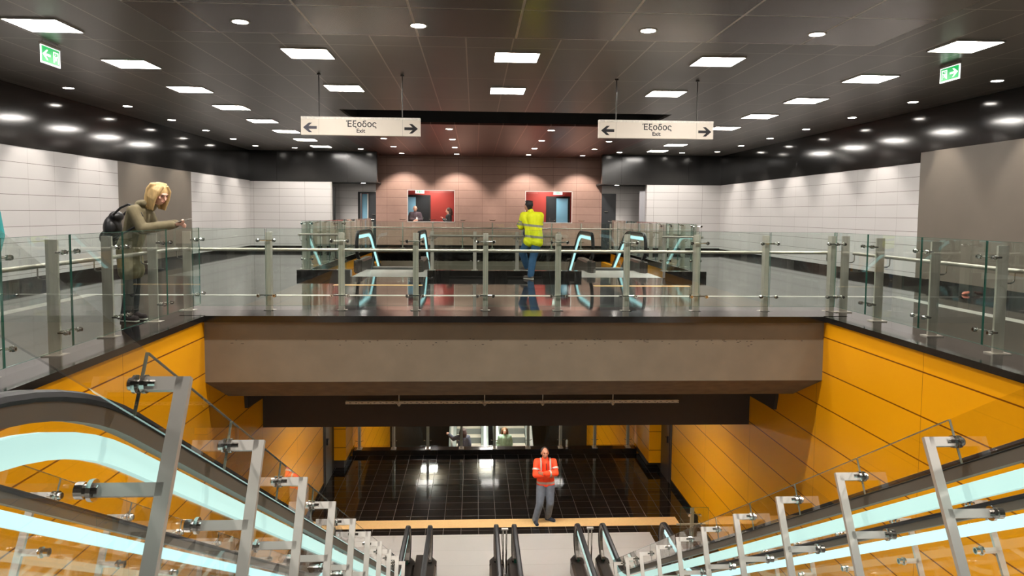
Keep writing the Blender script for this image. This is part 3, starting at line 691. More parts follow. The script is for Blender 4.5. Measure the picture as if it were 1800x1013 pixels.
# lobby far edge
balustrade('lobby_balustrade', 'glass balustrade on the black kerb at the far edge of the lower lobby', (-3.25, 19.9), (4.5, 19.9), LZ+.14, [x+3.25 for x in (-3.133, -2.198, -1.259, -.331, .585, 1.522, 2.431, 3.393, 4.327)], side=-1, gs=.08, simple=True, clampz=(.85, .22), rz=.8, rs=.10)
# small glass screen by the right orange wall
t = empty('glass_screen', 'small free-standing glass screen on a steel post beside the right orange wall', 'glass screen', (4.14, 13.25, LZ))
a = MB(); a.box(-.035, .035, -.012, .012, 0, 1.13).box(-.30, .26, -.02, .0, .80, .83); a.build('post', STEEL, t)
a = MB()
for x in (-.07, .15): a.cyl((0, 0, 1.03), (x, -.03, 1.0), .009, n=8).cyl((x, -.06, 1.0), (x, -.02, 1.0), .022, n=12)
a.build('glass_clamp', CHROME, t)
a = MB(); a.box(-.24, .30, -.05, -.04, .45, 1.15).box(-.24, .30, -.0505, -.0395, 1.148, 1.152, 1).box(-.242, -.238, -.0505, -.0395, .45, 1.15, 1).box(.298, .302, -.0505, -.0395, .45, 1.15, 1); a.build('glass_panel', [GLASS, GEDGE], t)

# escalators rising from the platform beyond the lobby
def up_flight(label, xl, xr):
    t = empty('escalator', label, 'escalator', ((xl+xr)/2, 23.0, -9.0)); ox, oy, oz = t.location
    def fin(mb, nm, mt): o = mb.build(nm, mt); o.parent = t; o.location = (-ox, -oy, -oz)
    a = MB(); y = 22.6; z = -9.15
    for i in range(14):
        a.box(xl, xr, y+.4*i, y+.4*i+.4, z+.225*i-.3, z+.225*i); a.box(xl, xr, y+.4*i-.002, y+.4*i, z+.225*i-.225, z+.225*i-.01, 1)
    o = fin(a, 'steps', [mat('pale_tread', srgb(190, 180, 165), .5), mat('grey_riser', srgb(105, 108, 105), .5)])
    for x in (xl-.14, xr+.14):
        a = MB(); p = [Vector((22.0, -9.5+.9)), Vector((28.2, -9.5+.9+.5625*6.2))]; pn = withn(p)
        a.sweep(pn, [(x-.04, -.02), (x+.04, -.02), (x+.04, .02), (x-.04, .02)]); fin(a, 'handrail', LSTEEL)
        a = MB(); a.sweep(pn, [(x-.13, -.85), (x+.13, -.85), (x+.13, -.62), (x-.13, -.62)]); fin(a, 'balustrade_deck', mat('grey_deck', srgb(150, 155, 150), .4, .3))
        a = MB(); a.sweep(pn, [(x-.006, -.62), (x+.006, -.62), (x+.006, -.02), (x-.006, -.02)]); fin(a, 'glass_balustrade', [GLASS])
    return t
up_flight('lower escalator rising behind the lobby balustrade, left one', -.62, .28)
up_flight('lower escalator rising behind the lobby balustrade, right one', 1.0, 1.92)

# ------------------------------------------------------------------ hanging exit signs
def textmesh(name, body, size, loc, parent, m_, align='CENTER', ext=.002):
    cu = bpy.data.curves.new(name, 'FONT'); cu.body = body; cu.size = size; cu.align_x = align; cu.extrude = ext; cu.offset = .0016
    o = bpy.data.objects.new(name, cu); C.objects.link(o)
    dg = bpy.context.evaluated_depsgraph_get(); me = bpy.data.meshes.new_from_object(o.evaluated_get(dg)); bpy.data.objects.remove(o)
    me.materials.clear(); me.materials.append(m_)
    q = bpy.data.objects.new(name, me); C.objects.link(q); q.parent = parent; q.location = loc; q.rotation_euler = (PI/2, 0, 0); return q
def hanging_sign(label, x0, x1, z0, z1, y, rods, faded):
    cx = (x0+x1)/2; W_ = x1-x0; H_ = z1-z0
    t = empty('exit_sign', label, 'sign', (cx, y, z0))
    a = MB(); a.box(-W_/2, W_/2, -.05, .05, 0, H_); a.build('sign_box', SIGNM, t, bevel=.003)
    a = MB(); a.box(-W_/2, W_/2, -.054, .054, H_, H_+.035); a.build('top_rail', GALV, t)
    a = MB(); 
    for sx in (-1, 1): a.box(sx*(W_/2-.28)-.0015, sx*(W_/2-.28)+.0015, -.0515, -.05, 0, H_)
    a.build('divider_line', mat('divider_grey', srgb(150, 140, 130), .5), t)
    for rx in rods:
        a = MB(); a.cyl((rx-cx, 0, H_+.03), (rx-cx, 0, ZC-z0), .009, n=8).cyl((rx-cx, 0, ZC-z0-.02), (rx-cx, 0, ZC-z0), .03, n=10); a.build('hanger_rod', mat('dark_rod', (.05, .045, .04, 1), .4, .6), t)
    for sx in (-1, 1):
        a = MB(); c = sx*(W_/2-.145); s = sx; zc_ = H_*.46; y_ = -.052
        pts = [(.11, 0), (.02, .075), (-.03, .075), (.025, .022), (-.105, .022), (-.105, -.022), (.025, -.022), (-.03, -.075), (.02, -.075)]
        v = [(c+s*px, -.0535, zc_+pz) for px, pz in pts]+[(c+s*px, -.05, zc_+pz) for px, pz in pts]; n_ = len(pts)
        a.add(v, [tuple(range(n_)), tuple(range(n_, 2*n_))[::-1]]+[(i, (i+1) % n_, (i+1) % n_+n_, i+n_) for i in range(n_)])
        a.build('arrow', mat('grey_ink', srgb(70, 68, 78), .5) if (faded and sx < 0) else INK, t)
    g = textmesh('greek_lettering', '\u0388\u03be\u03bf\u03b4\u03bf\u03c2', .135, (0.01, -.052, H_-.118), t, INK); g['label'] = 'black Greek word for exit'
    g = textmesh('latin_lettering', 'Exit', .088, (0.0, -.052, .045), t, INK); g['label'] = 'black word Exit'
    return t
hanging_sign('white hanging sign with arrows and Greek and English exit wording, left one', -2.757, -.875, 2.622, 2.875, 11.9, (-2.48, -1.164), True)
hanging_sign('white hanging sign with arrows and Greek and English exit wording, right one', 2.005, 3.886, 2.640, 2.895, 11.9, (2.29, 3.62), False)

def green_sign(label, x, y0, y1, z0, z1, face, arrow_far):
    """lit box hanging parallel to the y axis; face = +1 front face towards +x"""
    L_ = y1-y0; H_ = z1-z0
    t = empty('emergency_exit_sign', label, 'emergency sign', (x, y0, z0))
    a = MB(); a.box(-.02, .02, 0, L_, H_-.025, H_+.01); a.build('housing', mat('grey_housing', srgb(150, 140, 132), .5), t)
    a = MB(); a.box(-.006, .006, 0, L_, 0, H_-.025); a.build('lit_panel', WEMIT, t)
    a = MB(); a.box(-.0075, .0075, .018, L_-.018, .022, H_-.035); a.build('green_face', GREEN, t)
    for yy in (.05, L_-.06):
        a = MB(); a.box(-.003, .003, yy, yy+.01, H_, ZC-z0); a.build('hanger', GALV, t)
    for s in (-1, 1):
        # running figure and doorway on the near end, arrow on the other
        a = MB(); xx = s*.0085
        def poly(pts):
            v = [(xx, L_*p, H_*q) for p, q in pts]; a.add(v, [tuple(range(len(v)))])
        A_ = (lambda p: p) if not arrow_far else (lambda p: 1-p)
        # arrow occupying the far (or near) half, pointing away from the figure
        ar = [(.93, .46), (.72, .72), (.64, .72), (.76, .52), (.52, .52), (.52, .40), (.76, .40), (.64, .20), (.72, .20)]
        poly([(A_(p), q) for p, q in ar])
        a2 = [(.10, .18), (.10, .74), (.38, .74), (.38, .18), (.34, .18), (.34, .68), (.14, .68), (.14, .18)]
        poly([(A_(p), q) for p, q in a2])
        poly([(A_(p), q) for p, q in ((.20, .30), (.27, .34), (.30, .22), (.34, .25), (.30, .46), (.36, .50), (.35, .54), (.24, .50), (.18, .54), (.16, .50), (.22, .44))])
        a.sphere((xx, L_*A_(.27), H_*.60), .010, n=8, sc=(.1, 1, 1))
        a.build('pictogram', WEMIT, t)
    return t
green_sign('green lit emergency exit sign below the nearest left panel light', -5.58, 9.84, 10.28, 3.294, 3.55, 1, True)
green_sign('green lit emergency exit sign below the nearest right panel light', 6.74, 9.99, 10.42, 3.335, 3.565, -1, True)
def booth_sign(label, x0, x1):
    t = empty('emergency_exit_sign', label, 'emergency sign', ((x0+x1)/2, 30.0, 2.19)); h = (x1-x0)/2
    a = MB(); a.box(-h, h, -.02, .02, 0, .15); a.build('lit_panel', WEMIT, t)
    a = MB(); a.box(-h*.5, -h*.32, -.022, -.02, .03, .12).box(-h*.1, h*.12, -.022, -.02, .02, .13).box(h*.32, h*.5, -.022, -.02, .03, .12); a.build('green_mark', GREEN, t)
    a = MB(); a.box(-.004, .004, -.004, .004, .15, .41); a.build('hanger', GALV, t)
booth_sign('small white and green lit exit sign hanging in the left booth', -2.41, -2.05)
booth_sign('small white and green lit exit sign hanging in the right booth', 3.24, 3.60)

# perforated steel channel hung below the bridge
t = empty('cable_tray', 'long perforated galvanised channel hung below the bridge beam', 'cable tray', (.7, 12.38, -1.84))
a = MB(); x0, x1 = -2.878, 2.872
a.box(x0, x1, -.03, .03, -.025, -.022).box(x0, x1, -.03, -.027, -.025, .025).box(x0, x1, .027, .03, -.025, .025)
a.build('channel', GALV, t)
a = MB()
for i in range(56):
    x = x0+.06+i*.103; a.box(x, x+.035, -.032, -.030, -.002, .006)
    if i % 2: a.box(x+.05, x+.07, -.032, -.030, -.016, -.010)
tag(a.build('slots', BLACK, t), None, None, None, 'stuff')
for x in (-1.97, -.51, .49, 1.71):
    a = MB(); a.cyl((x, -.045, -.06), (x, -.045, .62), .008, n=8).cyl((x, -.045, -.05), (x, -.045, -.035), .02, n=6).box(x-.03, x+.03, -.055, .035, -.035, -.028); a.build('hanger_rod', GALV, t)

# ------------------------------------------------------------------ people
SKIN = mat('skin', srgb(205, 150, 125), .5, noise=.05, nscale=30)
SKIN2 = mat('pale_skin', srgb(222, 170, 148), .5, noise=.05, nscale=30)
def cloth(name, r, g, b, n=.16): return mat(name, srgb(r, g, b), .85, noise=n, nscale=14, bump=.25)
class Blob(MB):
    def cap(s, p, q, r0, r1=None, n=14):
        p, q = Vector(p), Vector(q); r1 = r0 if r1 is None else r1
        d = (q-p); L_ = d.length
        if L_ < 1e-6: return s.ell(p, (r0, r0, r0))
        d /= L_; a = d.orthogonal().normalized(); b = d.cross(a); rings = []; m_ = 5
        for i in range(m_+1):
            th = PI/2*(1-i/m_); rings.append((p-d*r0*math.sin(th), r0*math.cos(th)))
        for i in range(m_+1):
            th = PI/2*i/m_; rings.append((q+d*r1*math.sin(th), r1*math.cos(th)))
        v = []
        for c, r in rings:
            r = max(r, 1e-4)
            for k in range(n): t_ = 2*PI*k/n; v.append(c+(a*math.cos(t_)+b*math.sin(t_))*r)
        f_ = [(i*n+k, i*n+(k+1) % n, (i+1)*n+(k+1) % n, (i+1)*n+k) for i in range(len(rings)-1) for k in range(n)]
        f_ += [tuple(range(n))[::-1], tuple((len(rings)-1)*n+k for k in range(n))]
        return s.add(v, f_)
    def ell(s, c, rad, R=None, n=18):
        c = Vector(c); R = R or Matrix.Identity(3); v = []; m_ = 12
        for i in range(m_+1):
            a = PI*i/m_
            for k in range(n):
                t_ = 2*PI*k/n; v.append(c+R @ Vector((rad[0]*max(math.sin(a), 1e-3)*math.cos(t_), rad[1]*max(math.sin(a), 1e-3)*math.sin(t_), rad[2]*math.cos(a))))
        f_ = [(i*n+k, (i+1)*n+k, (i+1)*n+(k+1) % n, i*n+(k+1) % n) for i in range(m_) for k in range(n)]
        f_ += [tuple(range(n)), tuple(m_*n+k for k in range(n))[::-1]]
        return s.add(v, f_)
    def chain(s, pts, rs):
        for i in range(len(pts)-1): s.cap(pts[i], pts[i+1], rs[i], rs[i+1])
        return s
    def fin(s, name, m_, parent, vox=.010, sm=4):
        o = s.build(name, m_, parent, smooth=True)
        r = o.modifiers.new('fuse', 'REMESH'); r.mode = 'VOXEL'; r.voxel_size = vox; r.use_smooth_shade = True
        if sm: q = o.modifiers.new('smooth', 'SMOOTH'); q.factor = .5; q.iterations = sm
        return o
def frame(fwd, up=(0, 0, 1)):
    f_ = Vector(fwd).normalized(); u_ = Vector(up); r_ = f_.cross(u_).normalized(); u_ = r_.cross(f_)
    return Matrix(((r_.x, f_.x, u_.x), (r_.y, f_.y, u_.y), (r_.z, f_.z, u_.z)))   # columns right, forward, up
def hand(b, wrist, d, palm, side, curl=.6, sc=1.0):
    """d direction of the hand, palm = normal of the palm, side = +1 thumb on d x palm side"""
    d = Vector(d).normalized(); pn = Vector(palm); pn = (pn-d*pn.dot(d)).normalized(); t_ = d.cross(pn)*side; w_ = Vector(wrist)
    for i, (off, ln) in enumerate(((.027, .070), (.009, .078), (-.009, .073), (-.026, .058))):
        k0 = w_+t_*off*.6*sc; k1 = w_+d*.085*sc+t_*off*sc
        b.cap(k0, k1, .014*sc, .011*sc)
        a1 = curl*.7; p1 = k1+(d*math.cos(a1)+pn*math.sin(a1))*ln*.5*sc
        a2 = curl*1.7; p2 = p1+(d*math.cos(a2)+pn*math.sin(a2))*ln*.32*sc
        a3 = curl*2.3; p3 = p2+(d*math.cos(a3)+pn*math.sin(a3))*ln*.25*sc
        b.cap(k1, p1, .0095*sc, .0085*sc); b.cap(p1, p2, .0085*sc, .008*sc); b.cap(p2, p3, .008*sc, .007*sc)
    q = w_+t_*.028*sc+d*.025*sc; q1 = q+(t_*.7+d*.7+pn*.35)*.040*sc; q2 = q1+(d+pn*.6+t_*.15)*.030*sc
    b.cap(w_+t_*.012*sc, q, .014*sc, .013*sc); b.cap(q, q1, .012*sc, .010*sc); b.cap(q1, q2, .010*sc, .008*sc)
def person(label, loc, J, skin, top, legs, shoes, hair=None, hairmat=None, face=(0, -1, 0), curl=(.6, .6), palms=None, collar=None, coat=None, bulk=1.0, vox=.009, hands=True, legbulk=1.0, headup=(0,0,1), group=None, skirt=None, hs=1.0):
    t = empty('person', label, 'person', loc, group)
    V = lambda k: Vector(J[k])
    hd = V('head'); R = frame(face, headup)*hs; W = lambda x, y, z: hd+R @ Vector((x, y, z))
    b = Blob()
    b.ell(W(0, -.008, .018), (.074, .092, .098), R); b.ell(W(0, .022, -.040), (.056, .064, .072), R); b.ell(W(0, .048, -.082), (.026, .022, .020), R)
    b.cap(W(0, .088, .012), W(0, .106, -.022), .009, .014); b.ell(W(0, .080, .030), (.050, .014, .010), R); b.ell(W(0, .082, -.052), (.024, .012, .007), R)
    for s in (-1, 1):
        b.ell(W(s*.036, .068, -.018), (.020, .016, .018), R); b.ell(W(s*.076, -.010, -.002), (.009, .018, .030), R)
    b.chain([hd+R @ Vector((0, -.02, -.05)), V('neck'), V('chest')], [.052, .055, .085])
    b.chain([V('chest'), V('pelvis')], [.10, .10])
    for s in 'LR':
        b.chain([V('chest'), V('sh'+s), V('el'+s), V('wr'+s)], [.06, .045, .036, .024])
        b.chain([V('pelvis'), V('hip'+s), V('kn'+s), V('an'+s)], [.08, .072, .045, .034])
        if hands:
            d = (V('wr'+s)-V('el'+s)) if 'hd'+s not in J else V('hd'+s)
            pn = Vector((palms or {}).get(s, (0, 0, -1))); hand(b, V('wr'+s), d, pn, 1 if s == 'L' else -1, curl[0 if s == 'L' else 1])
    b.fin('body', skin, t, vox=.0065, sm=2)
    e = Blob()
    for s in (-1, 1): e.ell(W(s*.031, .0835, .008), (.012, .006, .0055), R); e.ell(W(s*.032, .087, .030), (.018, .005, .004), R)
    tag(e.build('eyes', mat('dark_eye', (.03, .018, .014, 1), .4), t, smooth=True), 'dark eyes and brows')
    e = Blob(); e.ell(W(0, .0925, -.052), (.021, .004, .005), R); tag(e.build('mouth', mat('lip', srgb(160, 85, 80), .5), t, smooth=True), 'lips')
    # clothing
    c_ = Blob(); u = .012*bulk
    ch, pe, ne = V('chest'), V('pelvis'), V('neck')
    for s in 'LR':
        sh = V('sh'+s); c_.chain([ne*.35+ch*.65, sh, V('el'+s), V('wr'+s)*.94+V('el'+s)*.06], [.075+u, .058+u, .046+u*1.3, .036+u])
        hp = V('hip'+s); c_.chain([sh*.78+ch*.22+Vector((0, 0, -.03)), (sh*.6+ch*.4)*.5+(hp+pe)*.25, hp+Vector((0, 0, .05))], [.085+u, .088+u, .088+u*1.2])
    c_.chain([ch, pe+Vector((0, 0, .03))], [.115+u, .105+u])
    if coat:
        for s in 'LR':
            k = V('kn'+s)*coat+V('hip'+s)*(1-coat); c_.chain([V('hip'+s), k], [.095+u, .112+u])
        c_.cap(pe, (V('knL')+V('knR'))/2*coat+(V('hipL')+V('hipR'))/2*(1-coat), .10, .11)
    if collar: c_.chain([ne+Vector((0, 0, -.03)), ne+Vector((0, 0, .005))], [.078, .068])
    jk = c_.fin('jacket', top, t, vox=vox)
    l_ = Blob()
    for s in 'LR':
        l_.chain([V('hip'+s), V('kn'+s), V('an'+s)+Vector((0, 0, .01))], [.088*legbulk, .064*legbulk, .054*legbulk])
    l_.chain([V('hipL'), V('hipR')], [.095, .095]); l_.cap(pe, pe+Vector((0, 0, .06)), .10, .10)
    l_.fin('trousers', legs, t, vox=vox)
    for s in 'LR':
        f_ = Blob(); an = V('an'+s); to = V('to'+s); dd = (to-an); dd.z = 0; dn = dd.normalized() if dd.length > 1e-4 else Vector((0, -1, 0))
        base = an.z-.055
        f_.cap(Vector((an.x, an.y, base+.01))-dn*.035, Vector((an.x, an.y, base+.01))+dn*.15, .042, .040); f_.cap(an+Vector((0, 0, .0)), Vector((an.x, an.y, base+.025))+dn*.09, .045, .034)
        sh_ = f_.fin('shoe', shoes, t, vox=.009)
        f_ = Blob(); f_.cap(Vector((an.x, an.y, base-.015))-dn*.04, Vector((an.x, an.y, base-.015))+dn*.155, .040, .038)
        o = f_.build('sole', mat('pale_sole', srgb(205, 200, 190), .6), sh_, smooth=True)
        for v in o.data.vertices: v.co.z = (base-.02)+(v.co.z-(base-.015))*.35
    if hair:
        h = Blob(); hair(h, W, R); h.fin('hair', hairmat, t, vox=.008, sm=3)
    return t, W, R, V
def hivis(name, col, bands, tape):
    M = mat(name, col, .7, noise=.10, nscale=10, bump=.3); N = M.node_tree.nodes; L = M.node_tree.links; b = N['Principled BSDF']
    src = b.inputs['Base Color'].links[0].from_socket; tc = N.new('ShaderNodeTexCoord'); sx = N.new('ShaderNodeSeparateXYZ'); L.new(tc.outputs['Object'], sx.inputs[0])
    last = None
    for z0, z1, tx in bands:
        ad = N.new('ShaderNodeMath'); ad.operation = 'MULTIPLY_ADD'; ad.inputs[1].default_value = tx; L.new(sx.outputs[0], ad.inputs[0]); L.new(sx.outputs[2], ad.inputs[2])
        c_ = N.new('ShaderNodeMath'); c_.operation = 'COMPARE'; c_.inputs[1].default_value = (z0+z1)/2; c_.inputs[2].default_value = (z1-z0)/2; L.new(ad.outputs[0], c_.inputs[0])
        if last is None: last = c_.outputs[0]
        else:
            mm = N.new('ShaderNodeMath'); mm.operation = 'MAXIMUM'; L.new(last, mm.inputs[0]); L.new(c_.outputs[0], mm.inputs[1]); last = mm.outputs[0]
    mx = N.new('ShaderNodeMix'); mx.data_type = 'RGBA'; L.new(last, mx.inputs[0]); L.new(src, mx.inputs[6]); mx.inputs[7].default_value = tape; L.new(mx.outputs[2], b.inputs['Base Color'])
    return M
def band(t, pts, rad, m_, name='reflective_band', label='silver reflective band'):
    """rings: (centre, axis, rx, ry, height)"""
    a = MB(); n = 28
    for c, ax, r1, r2, h in pts:
        R = Vector(ax).normalized(); A_ = R.orthogonal().normalized()
        if abs(R.z) > .8: A_ = (Vector((1, 0, 0))-R*R.x).normalized()
        B_ = R.cross(A_); v = []
        for i in range(n):
            q = 2*PI*i/n
            for rr_, hh in ((1, -h/2), (1, h/2), (.9, h/2), (.9, -h/2)): v.append(Vector(c)+(A_*math.cos(q)*r1+B_*math.sin(q)*r2)*rr_+R*hh)
        f_ = []
        for i in range(n):
            j = (i+1) % n
            for k in range(4): f_.append((4*i+k, 4*j+k, 4*j+(k+1) % 4, 4*i+(k+1) % 4))
        a.add(v, f_)
    o = a.build(name, m_, t, smooth=False); o['label'] = label; return o
SILVER = mat('silver_tape', srgb(185, 180, 170), .5, .2)
def wrapband(t, src, test, name='reflective_band'):
    """a strip of tape that follows the jacket: a second material on the jacket faces would do too, but tape is its own piece"""
    pass

# --- woman in olive parka leaning on the left railing
J = dict(head=(.31, -.02, 1.605), neck=(.19, .0, 1.49), chest=(.06, .0, 1.34), pelvis=(-.08, .02, .92),
         shL=(.08, .16, 1.385), elL=(.16, .17, 1.185), wrL=(.50, .02, 1.235), hdL=(.9, -.25, .12),
         shR=(.05, -.17, 1.39), elR=(.17, -.20, 1.17), wrR=(.51, -.09, 1.222), hdR=(.95, .1, .08),
         hipL=(-.10, .11, .88), knL=(-.08, .11, .48), anL=(-.10, .10, .075), toL=(.1, .06, 0),
         hipR=(-.10, -.07, .88), knR=(-.04, -.08, .48), anR=(-.12, -.08, .075), toR=(.12, -.14, 0))
def hair_w(h, W, R):
    h.ell(W(0, -.022, .035), (.092, .102, .095), R)
    for i in range(-6, 7):
        x = i*.0145; a = abs(i)/6
        h.chain([W(x, -.02-.03*a, .11-.02*a), W(x*1.15, -.105+.035*a, .03), W(x*1.25, -.115+.06*a, -.07), W(x*1.3, -.095+.08*a, -.15-.01*(i % 3))], [.03, .028, .024, .012])
    for s in (-1, 1):
        for k in range(5):
            h.chain([W(s*.03, .05, .112), W(s*(.075+.004*k), .055-.022*k, .055), W(s*(.092+.003*k), .050-.022*k, -.04), W(s*(.085), .062-.024*k, -.165-.006*k)], [.018, .022, .021, .009])
t, W, R, V = person('woman with blonde bob in olive parka, reading paper against the left glass railing', (-4.30, 9.52, 0), J, SKIN2,
    cloth('olive_parka', 118, 108, 82), cloth('black_jeans', 28, 28, 32), cloth('dark_sneaker', 62, 48, 50), hair_w, mat('blonde_hair', srgb(206, 172, 118), .5, noise=.3, nscale=60, nstretch=(1, 1, .15)),
    face=(.85, -.40, -.42), curl=(.9, .9), palms=dict(L=(0, -.2, -1), R=(0, .2, 1)), collar=True, coat=.62, bulk=1.6, hs=1.14, legbulk=1.1)
a = Blob(); a.chain([V('neck')+Vector((-.05, .10, .01)), V('neck')+Vector((-.13, .0, -.02)), V('neck')+Vector((-.04, -.11, .0))], [.045, .065, .045]); a.ell(V('neck')+Vector((-.12, 0, -.06)), (.09, .12, .07))
a.fin('hood', MATS['olive_parka'], t)
a = MB(); a.obox((.62, -.06, 1.275), Vector((.95, .05, .28)).normalized(), Vector((-.05, 1, 0)).normalized(), Vector((-.28, 0, .95)).normalized(), .085, .07, .0012)
o = a.build('leaflet', mat('white_paper', srgb(225, 220, 215), .6)); o.location = (-4.30, 9.52, 0); tag(o, 'small white leaflet held in the hands of the blonde woman', 'leaflet')
a = Blob(); a.ell((-.30, .03, 1.17), (.10, .16, .17)); a.ell((-.31, .03, 1.03), (.11, .17, .12)); a.ell((-.25, .03, 1.32), (.08, .12, .07)); a.ell((-.40, .03, 1.05), (.05, .11, .09))
o = empty('backpack', 'black backpack worn by the woman in the olive parka', 'backpack', (-4.30, 9.52, 0))
BKM = mat('black_leather', (.014, .014, .016, 1), .42, bump=.3, noise=.2); a.fin('bag', BKM, o, vox=.012)
a = MB()
a.tube([(-.22, -.12, 1.34), (-.12, -.13, 1.43), (-.02, -.14, 1.475), (.10, -.15, 1.43), (.16, -.17, 1.33), (.10, -.22, 1.20), (-.12, -.20, 1.08), (-.26, -.13, 1.02)], .014, n=8); a.build('strap', BKM, o)
a = MB()
a.tube([(-.22, .15, 1.34), (-.12, .14, 1.43), (-.02, .14, 1.475), (.10, .15, 1.43), (.16, .18, 1.33), (.10, .22, 1.20), (-.12, .21, 1.08), (-.26, .15, 1.02)], .014, n=8); a.build('strap', BKM, o)

HVX = 0
# --- man in yellow high visibility jacket, back to the viewer, one foot on the kerb
J = dict(head=(-.01, .10, 1.565), neck=(.04, .06, 1.44), chest=(.07, .04, 1.31), pelvis=(.14, .0, .90),
         shL=(-.11, .12, 1.36), elL=(-.15, .20, 1.12), wrL=(-.19, .36, 1.16), hdL=(-.1, .9, .1),
         shR=(.24, -.02, 1.36), elR=(.24, .12, 1.12), wrR=(.0, .34, 1.13), hdR=(-.8, .5, .1),
         hipL=(.03, .04, .84), knL=(-.12, .16, .56), anL=(-.01, .30, .235), toL=(-.12, .42, .15),
         hipR=(.19, -.02, .84), knR=(.10, .02, .48), anR=(.05, .0, .075), toR=(-.06, .10, 0))
def hair_s(h, W, R):
    h.ell(W(0, -.024, .038), (.085, .095, .088), R); h.ell(W(0, -.060, -.02), (.066, .045, .062), R); h.ell(W(0, .045, .088), (.055, .045, .03), R)
    for i in range(9): h.ell(W(.05*math.cos(i*.7), -.03+.05*math.sin(i*.7), .108), (.02, .02, .018), R)
VX, VY = 1.165, 15.62
t, W, R, V = person('man in a yellow reflective jacket and jeans, back turned, foot on the black kerb', (VX, VY, 0), J, SKIN,
    hivis('yellow_hi_vis', srgb(232, 238, 12), [(1.13, 1.18, .1), (.895, .945, .1)], srgb(150, 150, 132)), cloth('blue_jeans', 52, 92, 130), cloth('grey_sneaker', 90, 80, 75), hair_s, mat('black_hair', (.012, .009, .008, 1), .6, noise=.3, nscale=50),
    face=(-.55, .8, .18), palms=dict(L=(0, 0, -1), R=(0, 0, -1)), collar=True, coat=.10, bulk=1.9, legbulk=1.32)
GT = mat('grey_tape', srgb(150, 150, 132), .5, .1)
band(t, [((.24, .05, 1.24), (0, .5, -1), .083, .083, .04)], 0, GT); band(t, [((-.13, .16, 1.24), (-.15, .3, -1), .083, .083, .04)], 0, GT)
a = Blob(); a.chain([(.03, .10, .93), (-.03, .18, .98)], [.10, .085]); a.chain([(.0, .1, 1.1), (-.03, .12, .98)], [.09, .09]); tag(a.fin('sweater', cloth('navy_sweater', 30, 45, 80), t), 'navy sweater showing below the jacket')

# --- man in orange high visibility jacket, arms crossed, in the lobby
J = dict(head=(.0, -.02, 1.545), neck=(.01, .02, 1.415), chest=(.02, .03, 1.28), pelvis=(.03, .03, .86),
         shL=(.19, .03, 1.34), elL=(.225, -.10, 1.13), wrL=(-.02, -.20, 1.16), hdL=(-.9, .1, .12),
         shR=(-.165, .03, 1.34), elR=(-.20, -.10, 1.10), wrR=(.06, -.17, 1.10), hdR=(.9, -.1, .2),
         hipL=(.115, .03, .82), knL=(.125, -.02, .45), anL=(.10, .14, .075), toL=(.24, .03, 0),
         hipR=(-.06, .03, .82), knR=(-.10, -.04, .44), anR=(-.19, .0, .075), toR=(-.16, -.16, 0))
def hair_b(h, W, R):
    h.ell(W(0, -.030, .040), (.084, .088, .086), R); h.ell(W(0, -.062, -.015), (.072, .045, .055), R)
t, W, R, V = person('man in an orange reflective jacket with crossed arms on the beige lobby strip', (1.53, 15.25, LZ), J, mat('tan_skin', srgb(178, 118, 90), .5, noise=.05, nscale=30),
    hivis('orange_hi_vis', srgb(255, 72, 22), [(.88, .93, 0)], srgb(190, 175, 165)), cloth('grey_jeans', 108, 116, 128), cloth('navy_sneaker', 40, 50, 66), hair_b, mat('dark_short_hair', (.03, .022, .018, 1), .7),
    face=(.10, -1, .10), palms=dict(L=(0, 1, 0), R=(0, 1, 0)), collar=True, bulk=1.45, legbulk=1.28, hs=1.03)
band(t, [((.215, -.05, 1.22), (.3, -1, -1.4), .078, .078, .035)], 0, SILVER); band(t, [((-.19, -.05, 1.20), (-.3, -1, -1.6), .078, .078, .035)], 0, SILVER)
band(t, [((.10, -.145, 1.145), (1, .35, 0), .066, .066, .035)], 0, SILVER)
a = MB()
for s in (-1, 1): a.tube([(s*.10+.01, -.135, 1.20), (s*.10+.01, -.140, 1.28), (s*.10+.01, -.10, 1.385), (s*.10+.01, .0, 1.43)], .018, n=6)
tag(a.build('shoulder_tape', SILVER, t), 'silver tape over the shoulders')
a = MB(); a.tube([(.02, -.135, 1.36), (.02, -.155, 1.30), (.02, -.165, 1.22)], .008, n=6); tag(a.build('zip', BLACK, t), 'dark open collar and zip')

# --- simple standing template
def stand(armL='down', armR='down', sc=1.0):
    J = dict(head=(0, -.02, 1.56), neck=(0, .0, 1.42), chest=(0, .0, 1.30), pelvis=(0, 0, .90),
             shL=(.17, 0, 1.35), elL=(.22, .02, 1.10), wrL=(.21, -.08, .88), shR=(-.17, 0, 1.35), elR=(-.22, .02, 1.10), wrR=(-.21, -.08, .88),
             hipL=(.09, 0, .86), knL=(.10, -.02, .47), anL=(.10, .02, .075), toL=(.11, -.1, 0), hipR=(-.09, 0, .86), knR=(-.10, -.02, .47), anR=(-.10, .02, .075), toR=(-.11, -.1, 0))
    return J
# bald man in the left booth
J = stand(); J.update(elL=(.24, -.06, 1.13), wrL=(.07, -.20, 1.10), elR=(-.24, -.06, 1.13), wrR=(-.02, -.22, 1.12))
t, W, R, V = person('bald man in a plum vest standing inside the left booth window', (-2.34, 29.05, 0), J, SKIN2, cloth('plum_vest', 78, 62, 70), cloth('dark_trousers', 35, 32, 34), cloth('black_shoe', 20, 20, 20),
    None, None, face=(.15, -1, -.15), palms=dict(L=(0, 1, 0), R=(0, 1, 0)), collar=True, bulk=2.0)
a = MB(); a.cyl((0, 0, 0), (0, 0, .13), .032, n=14).cyl((0, 0, .13), (0, 0, .16), .032, .013, n=14).cyl((0, 0, .16), (0, 0, .185), .014, n=12)
o = a.build('bottle', mat('white_plastic', srgb(232, 228, 224), .4), smooth=False); o.location = (-2.26, 28.84, 1.06); tag(o, 'small white bottle in front of the bald man in the booth', 'bottle')
